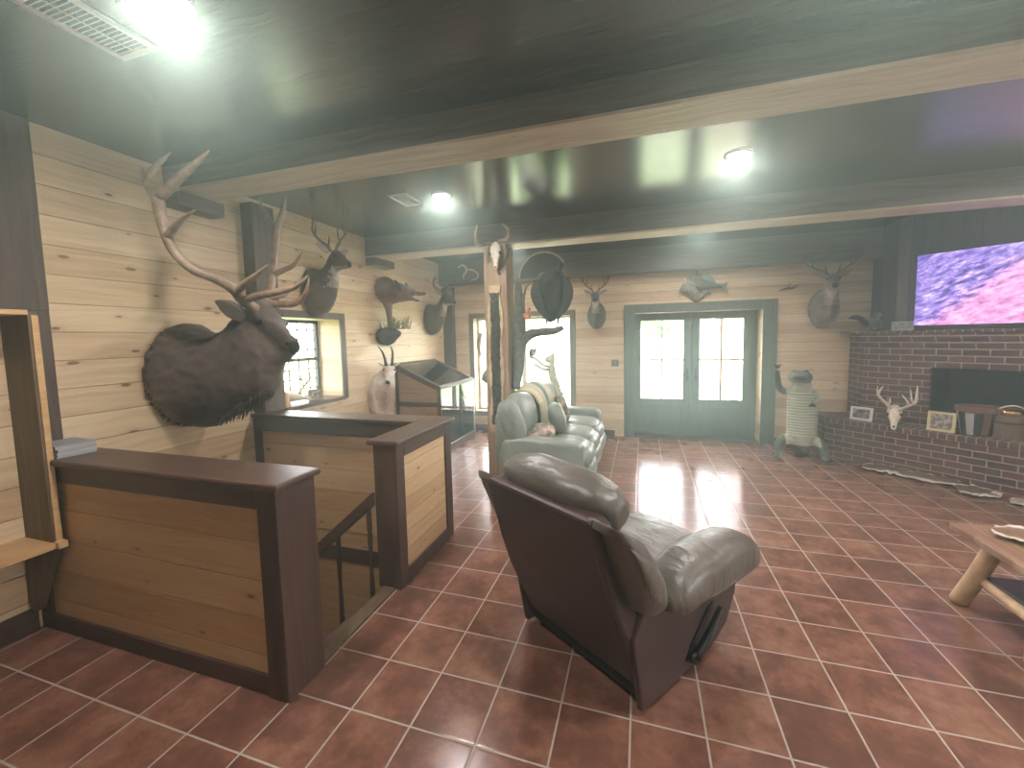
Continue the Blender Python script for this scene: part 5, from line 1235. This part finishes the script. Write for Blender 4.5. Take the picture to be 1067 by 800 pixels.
tube(bm, [k_(573.5, 382, YC - .05), k_(566, 380, YC - .06), k_(560.5, 375.5, YC - .06), k_(556, 372, YC - .06)], [.035, .026, .022, .022], 8)
tube(bm, [k_(573, 385, YC + .05), k_(566, 384.5, YC + .06), k_(560.5, 381.5, YC + .06), k_(556.5, 379, YC + .06)], [.035, .026, .022, .022], 8)
tube(bm, [k_(580, 408, YC - .04), k_(577.5, 413, YC - .05), k_(578, 417, YC - .05), k_(577, 421.5, YC - .05), k_(575, 422.5, YC - .05)], [.06, .042, .024, .022, .02], 8)
tube(bm, [k_(583, 409, YC + .04), k_(584.5, 415, YC + .05), k_(588, 419, YC + .05), k_(588.5, 424, YC + .05), k_(587, 425, YC + .05)], [.06, .042, .024, .022, .02], 8)
tube(bm, [k_(583.5, 408), k_(587, 410), k_(590.5, 410.5)], [.02, .016, .01], 8)
for q in (-1, 1): loft(bm, [(k_(575.8, 371) + Vector((-.03, .045 * q, 0)), k_(575.8, 371) + Vector((.03, .045 * q, 0)), .014), (k_(576.2, 366.6) + Vector((0, .055 * q, 0)), k_(576.2, 366.6) + Vector((.006, .055 * q, 0)), .004)], (0, 1, 0), 8)
fuse('body', bm, FUR, bc, .0085, lambda p, n: lerp(lin(196, 190, 158), lin(160, 152, 122), (noise.noise(p * 26) > .2) * .5), .003, 50, 3, local=False)
for q in (-1, 1): put('eye', ball(B(), k_(571.6, 372.6) + Vector((0, .055 * q, 0)), .011, 2), eye_m, bc, smooth=True)
qb = root('quail_mount', 'small dark bird in flight caught by the leaping cat', 'bird mount', tuple(k_(553.5, 371)))
qm = plain('quail_feathers', lin(96, 104, 96), .8, nscale=40, bumps=.5)
put('body', loft(B(), [hs((556.5, 372.8), (556.3, 373.6), .015), hs((554.5, 369.5), (554.5, 374), .04), hs((552.3, 369), (552.3, 373), .035), hs((550.8, 369.8), (551, 371.6), .015)], (0, 1, 0), 12), qm, qb, smooth=True)
for q in (-1, 1): put('wing', loft(B(), [hs((553.5, 370.5), (555.5, 370.5), .008), hs((553.5, 366), (557, 367), .008), hs((555.5, 361.5), (557, 363), .003)], (0, 1, 0), 8).copy() if False else tube(B(), [k_(554.5, 370.5) + Vector((0, .03 * q, 0)), k_(555, 366) + Vector((0, .10 * q, 0)), k_(556.5, 362) + Vector((0, .14 * q, 0))], [.03, .04, .006], 8, 4, flat=.25, up=(0, 1, .2)), qm, qb, smooth=True)

# bass mount over the doors
YF = YW - .10; f_ = lambda px, py, y=YF: at(px, py, 1, y)
fm = root('fish_mount', 'open-mouthed fish mount with driftwood above the doors', 'fish mount', tuple(f_(735, 300, YW - .01)))
bm = B(); F2 = lambda a, b2, w: (tuple(f_(*a)), tuple(f_(*b2)), w)
loft(bm, [F2((714.5, 288.5), (716, 296), .04), F2((719, 287.5), (721, 297.5), .06), F2((726, 288), (727, 299), .075), F2((733, 290.5), (734, 301), .07), F2((741, 293.5), (741, 300.5), .05), F2((748, 295.5), (748, 300), .03), F2((753, 296), (753, 300), .015)], (0, 1, 0), 18)
fb_ = put('body', bm, None or fur('fish_skin', .4, 30), fm, smooth=True); ca = fb_.data.color_attributes.new('coat', 'FLOAT_COLOR', 'POINT')
lo_ = min(v.co.x for v in fb_.data.vertices)
for v in fb_.data.vertices: ca.data[v.index].color = lerp(lin(214, 208, 190), lin(110, 118, 100), 1.4 * (v.co.x - lo_) / .35 - .3 + (v.co.z * 6 if v.co.z > 0 else 0))
for nm, pts in (('tail_fin', [(752, 297), (758, 293.5), (757, 299), (759, 304.5), (752, 300)]), ('dorsal_fin', [(731, 290.5), (733, 285.5), (738, 284.5), (742, 288), (747, 296)]), ('pelvic_fin', [(736, 300), (741, 306), (738, 301)])):
    P3 = [f_(*p) for p in pts]; bm = B(); prism(bm, [(p.x, p.z) for p in P3], YF - .004, YF + .004, lambda a, b, c: (a, c, b)); put(nm, bm, plain('fin_' + nm, lin(112, 122, 108), .5), fm)
put('jaw', tube(B(), [f_(715, 297), f_(713.5, 293), f_(714.5, 289)], [.014, .012, .01], 8), bone, fm, smooth=True)
put('eye', ball(B(), f_(719.5, 290.5) + Vector((0, -.058, 0)), .012, 2), eye_m, fm, smooth=True)
dw = root('driftwood', 'grey driftwood piece below the fish mount', 'driftwood', tuple(f_(722, 306, YW - .01)))
bm = tube(B(), [f_(712, 304, YW - .06), f_(716, 299, YW - .06), f_(722, 304, YW - .06), f_(728, 310, YW - .06), f_(735, 304, YW - .05), f_(742, 306, YW - .05)], [.05, .08, .075, .05, .035, .012], 12)
tube(bm, [f_(727, 303, YW - .05), f_(729, 293, YW - .035), f_(728, 281, YW - .03)], [.04, .03, .035], 8)
for v in bm.verts: v.co += Vector((1, .3, 1)) * .02 * noise.noise(v.co * 12); v.co.y = min(v.co.y, YW - .002)
put('branch', bm, plain('grey_driftwood', lin(132, 130, 112), .9, nscale=16, namp=.4, bumps=.8), dw, smooth=True)
# small shed antler and light switch
rack('small_antler', 'small thin shed antler fixed to the back wall left of the pale buck', [('beam', [at(812, 303, 1, YW - .015), at(819, 300.5, 1, YW - .03), at(826, 300, 1, YW - .03), at(832, 296, 1, YW - .015)], [.006, .014, .014, .005], antler_d), ('tine', [at(820, 300.5, 1, YW - .03), at(822, 298, 1, YW - .05), at(824, 294.5, 1, YW - .05)], [.010, .008, .003], antler_d)], tuple(at(822, 300, 1, YW)))
p = at(641, 378, 1, YW)
sw = root('light_switch', 'double light switch plate on the back wall left of the doors', 'light switch', tuple(p))
put('plate', box(B(), p.x - .06, p.x + .06, YW - .007, YW - .0005, p.z - .058, p.z + .058), plain('switch_plate', lin(116, 112, 96), .5), sw, bevel=.003)
for dx in (-.028, .028): put('rocker', box(B(), p.x + dx - .017, p.x + dx + .017, YW - .011, YW - .007, p.z - .034, p.z + .034), plain('rocker_%d' % int(dx * 100 + 9), lin(84, 80, 70), .5), sw, bevel=.002)
# horn hanging in the window and bird mount beside the post
Yh = YW - .02
hh = root('hanging_horn', 'brown curved horn hanging in the left part of the back window', 'horn', tuple(at(499, 350, 1, Yh)))
put('horn', tube(B(), [at(502, 347, 1, Yh), at(499.5, 354, 1, Yh - .02), at(499, 362, 1, Yh - .02), at(501, 371, 1, Yh)], [.035, .04, .035, .012], 10), plain('brown_horn', lin(150, 128, 98), .5, nscale=12, namp=.4, bumps=.3), hh, smooth=True)
put('cord', tube(B(), [at(502, 347, 1, Yh), at(503.5, 338, 1, Yh), at(503, 327, 1, YW - .028)], .004, 6), plain('cord', lin(120, 104, 84), .8), hh)
Yv = 6.7; v_ = lambda px, py: at(px, py, 1, Yv)
pm = root('pheasant_mount', 'grey bird mount with ragged hanging tail, left of the post before the window', 'bird mount', (v_(511, 440).x, Yv, 0))
pmm = plain('grey_plumage', lin(116, 118, 106), .85, nscale=30, namp=.35, bumps=.7)
put('stand', tube(B(), [(v_(513, 440).x, Yv, 0), (v_(513, 420).x, Yv, v_(513, 420).z), (v_(512, 400).x, Yv, v_(512, 400).z)], [.05, .025, .02], 10), bark, pm, smooth=True)
bm = B(); loft(bm, [(tuple(v_(505, 386)), tuple(v_(502, 396)), .05), (tuple(v_(508, 384)), tuple(v_(506, 399)), .09), (tuple(v_(513, 384)), tuple(v_(511, 401)), .10), (tuple(v_(518, 387)), tuple(v_(516, 400)), .07)], (0, 1, 0), 14); put('body', bm, pmm, pm, smooth=True)
for i in range(9):
    a = v_(511 + (i % 3), 398 + i * 3.2); tip = v_(504.5 + (i % 4) * 1.2, 404 + i * 3.4)
    put('tail_feather', tube(B(), [a, (a + tip) / 2 + Vector((0, -.02, .01)), tip], [.022, .02, .003], 6, 3, flat=.35), pmm, pm, smooth=True)
# things on the window sill
xs = XW - .16
ws_ = root('antler_skull', 'pale antlers and skull cap on the side window sill', 'antlers', (xs, 3.75, WL[2] + .004))
w_ = lambda px, py, x=xs: at(px, py, 0, x)
c = w_(306, 420); c.z = WL[2] + .075
bm = B(); sd = skull(bm, c, .9, (.5, .8, -.15), (0, 0, 1)); put('skull', bm, bone, ws_, smooth=True)
put('antler', tube(B(), [w_(303, 416), w_(294, 411), w_(285, 407), w_(284, 399), w_(289, 393)], [.014, .014, .013, .011, .004], 8), antler_m, ws_, smooth=True)
put('antler', tube(B(), [w_(308, 415), w_(314, 406), w_(321, 397), w_(323, 392), w_(319, 386)], [.014, .014, .013, .011, .004], 8), antler_m, ws_, smooth=True)
put('tine', tube(B(), [w_(287, 401), w_(291, 396), w_(289.5, 390)], [.009, .008, .003], 6), antler_m, ws_, smooth=True)
put('tine', tube(B(), [w_(316, 402), w_(314, 395), w_(311, 388)], [.009, .008, .003], 6), antler_m, ws_, smooth=True)
q = at(330, 419, 0, XW - .06)
frame('photo_frame', 'small brown photo frame on the side window sill', (XW - .07, q.y, WL[2] + .005), PI / 2 - .35, .17, .125, plain('tan_frame', lin(150, 118, 88), .5), pic('landscape_photo', lin(50, 54, 56), lin(110, 112, 106), lin(190, 186, 170), 24), bd=.022)
q = at(271, 412, 0, XW + .10)
cn = root('wood_cone', 'small tan carved cone at the left end of the side window sill', 'ornament', (XW - .02, 3.40, WL[2] + .004))
put('cone', cyl(B(), (0, 0), .045, .018, 0, .15, 20), plain('tan_wood', lin(206, 176, 132), .5, nscale=8), cn, local=True, smooth=False)

# ------------------------------------------------------------ log coffee table
tb_ = root('log_table', 'rustic peeled-log coffee table at the right edge', 'coffee table', (2.35, 2.65, 0))
top_m = wood('slab_wood', lin(186, 150, 112), lin(128, 92, 66), lin(60, 40, 28), 1, 0, .2, .4, .6)
rnd = random.Random(11); poly = []
X0, X1, Y0, Y1, TZ = 1.835, 2.72, 2.10, 3.235, .50
for i in range(13): poly.append((X0 + rnd.uniform(-.012, .018), Y1 - (Y1 - Y0) * i / 12))
for i in range(1, 9): poly.append((X0 + (X1 - X0) * i / 8, Y0 + rnd.uniform(-.01, .01)))
for i in range(1, 13): poly.append((X1 + rnd.uniform(-.012, .018), Y0 + (Y1 - Y0) * i / 12))
for i in range(1, 8): poly.append((X1 - (X1 - X0) * i / 8, Y1 + rnd.uniform(-.01, .01)))
put('tabletop', prism(B(), poly, TZ - .045, TZ), top_m, tb_, bevel=.008)
def lpost(foot, top, r0_=.046, r1_=.043):
    bm = tube(B(), [foot, ((foot[0] + top[0]) / 2 + .004, (foot[1] + top[1]) / 2, (foot[2] + top[2]) / 2), top], [r0_, (r0_ + r1_) / 2 * .97, r1_], 16, 5)
    for v in bm.verts: v.co += Vector((1, 1, 0)) * .006 * noise.noise(v.co * 11)
    for v in bm.verts: v.co.z = max(v.co.z, .0)
    return bm
feet = [((1.89, 3.20, .012), (1.93, 3.02, .452)), ((1.895, 2.665, .012), (1.925, 2.64, .452)), ((2.62, 3.20, .012), (2.60, 3.02, .452)), ((2.63, 2.20, .012), (2.60, 2.32, .452))]
ft = at(1001, 622, 2, 0.02); 
for a, b2 in feet: put('leg', lpost(a, b2), log_m, tb_, smooth=True)
put('stretcher', tube(B(), [(1.935, 3.09, .21), (1.93, 2.85, .20), (1.915, 2.655, .20)], [.026, .03, .026], 10), log_m, tb_, smooth=True)
put('stretcher', tube(B(), [(2.61, 3.10, .21), (2.62, 2.7, .20), (2.615, 2.26, .20)], [.026, .03, .026], 10), log_m, tb_, smooth=True)
put('lower_shelf', box(B(), 1.93, 2.62, 2.28, 3.08, .232, .25), plain('dark_shelf', lin(46, 42, 44), .25), tb_, bevel=.003)
hide('hide_runner', 'ragged brown and white cowhide runner lying on the log coffee table', [(1.98, 3.12, TZ), (2.14, 2.98, TZ), (2.32, 2.75, TZ), (2.4, 2.3, TZ)], .28, TZ + .001, 2.2, lin(120, 90, 68), lin(214, 206, 190))
hide('hide_scrap', 'white curled hide scrap near the front edge of the log coffee table', [(1.97, 2.86, TZ), (2.02, 2.72, TZ), (2.04, 2.55, TZ)], .12, TZ + .001, 5.1, lin(190, 180, 164), lin(224, 218, 206))
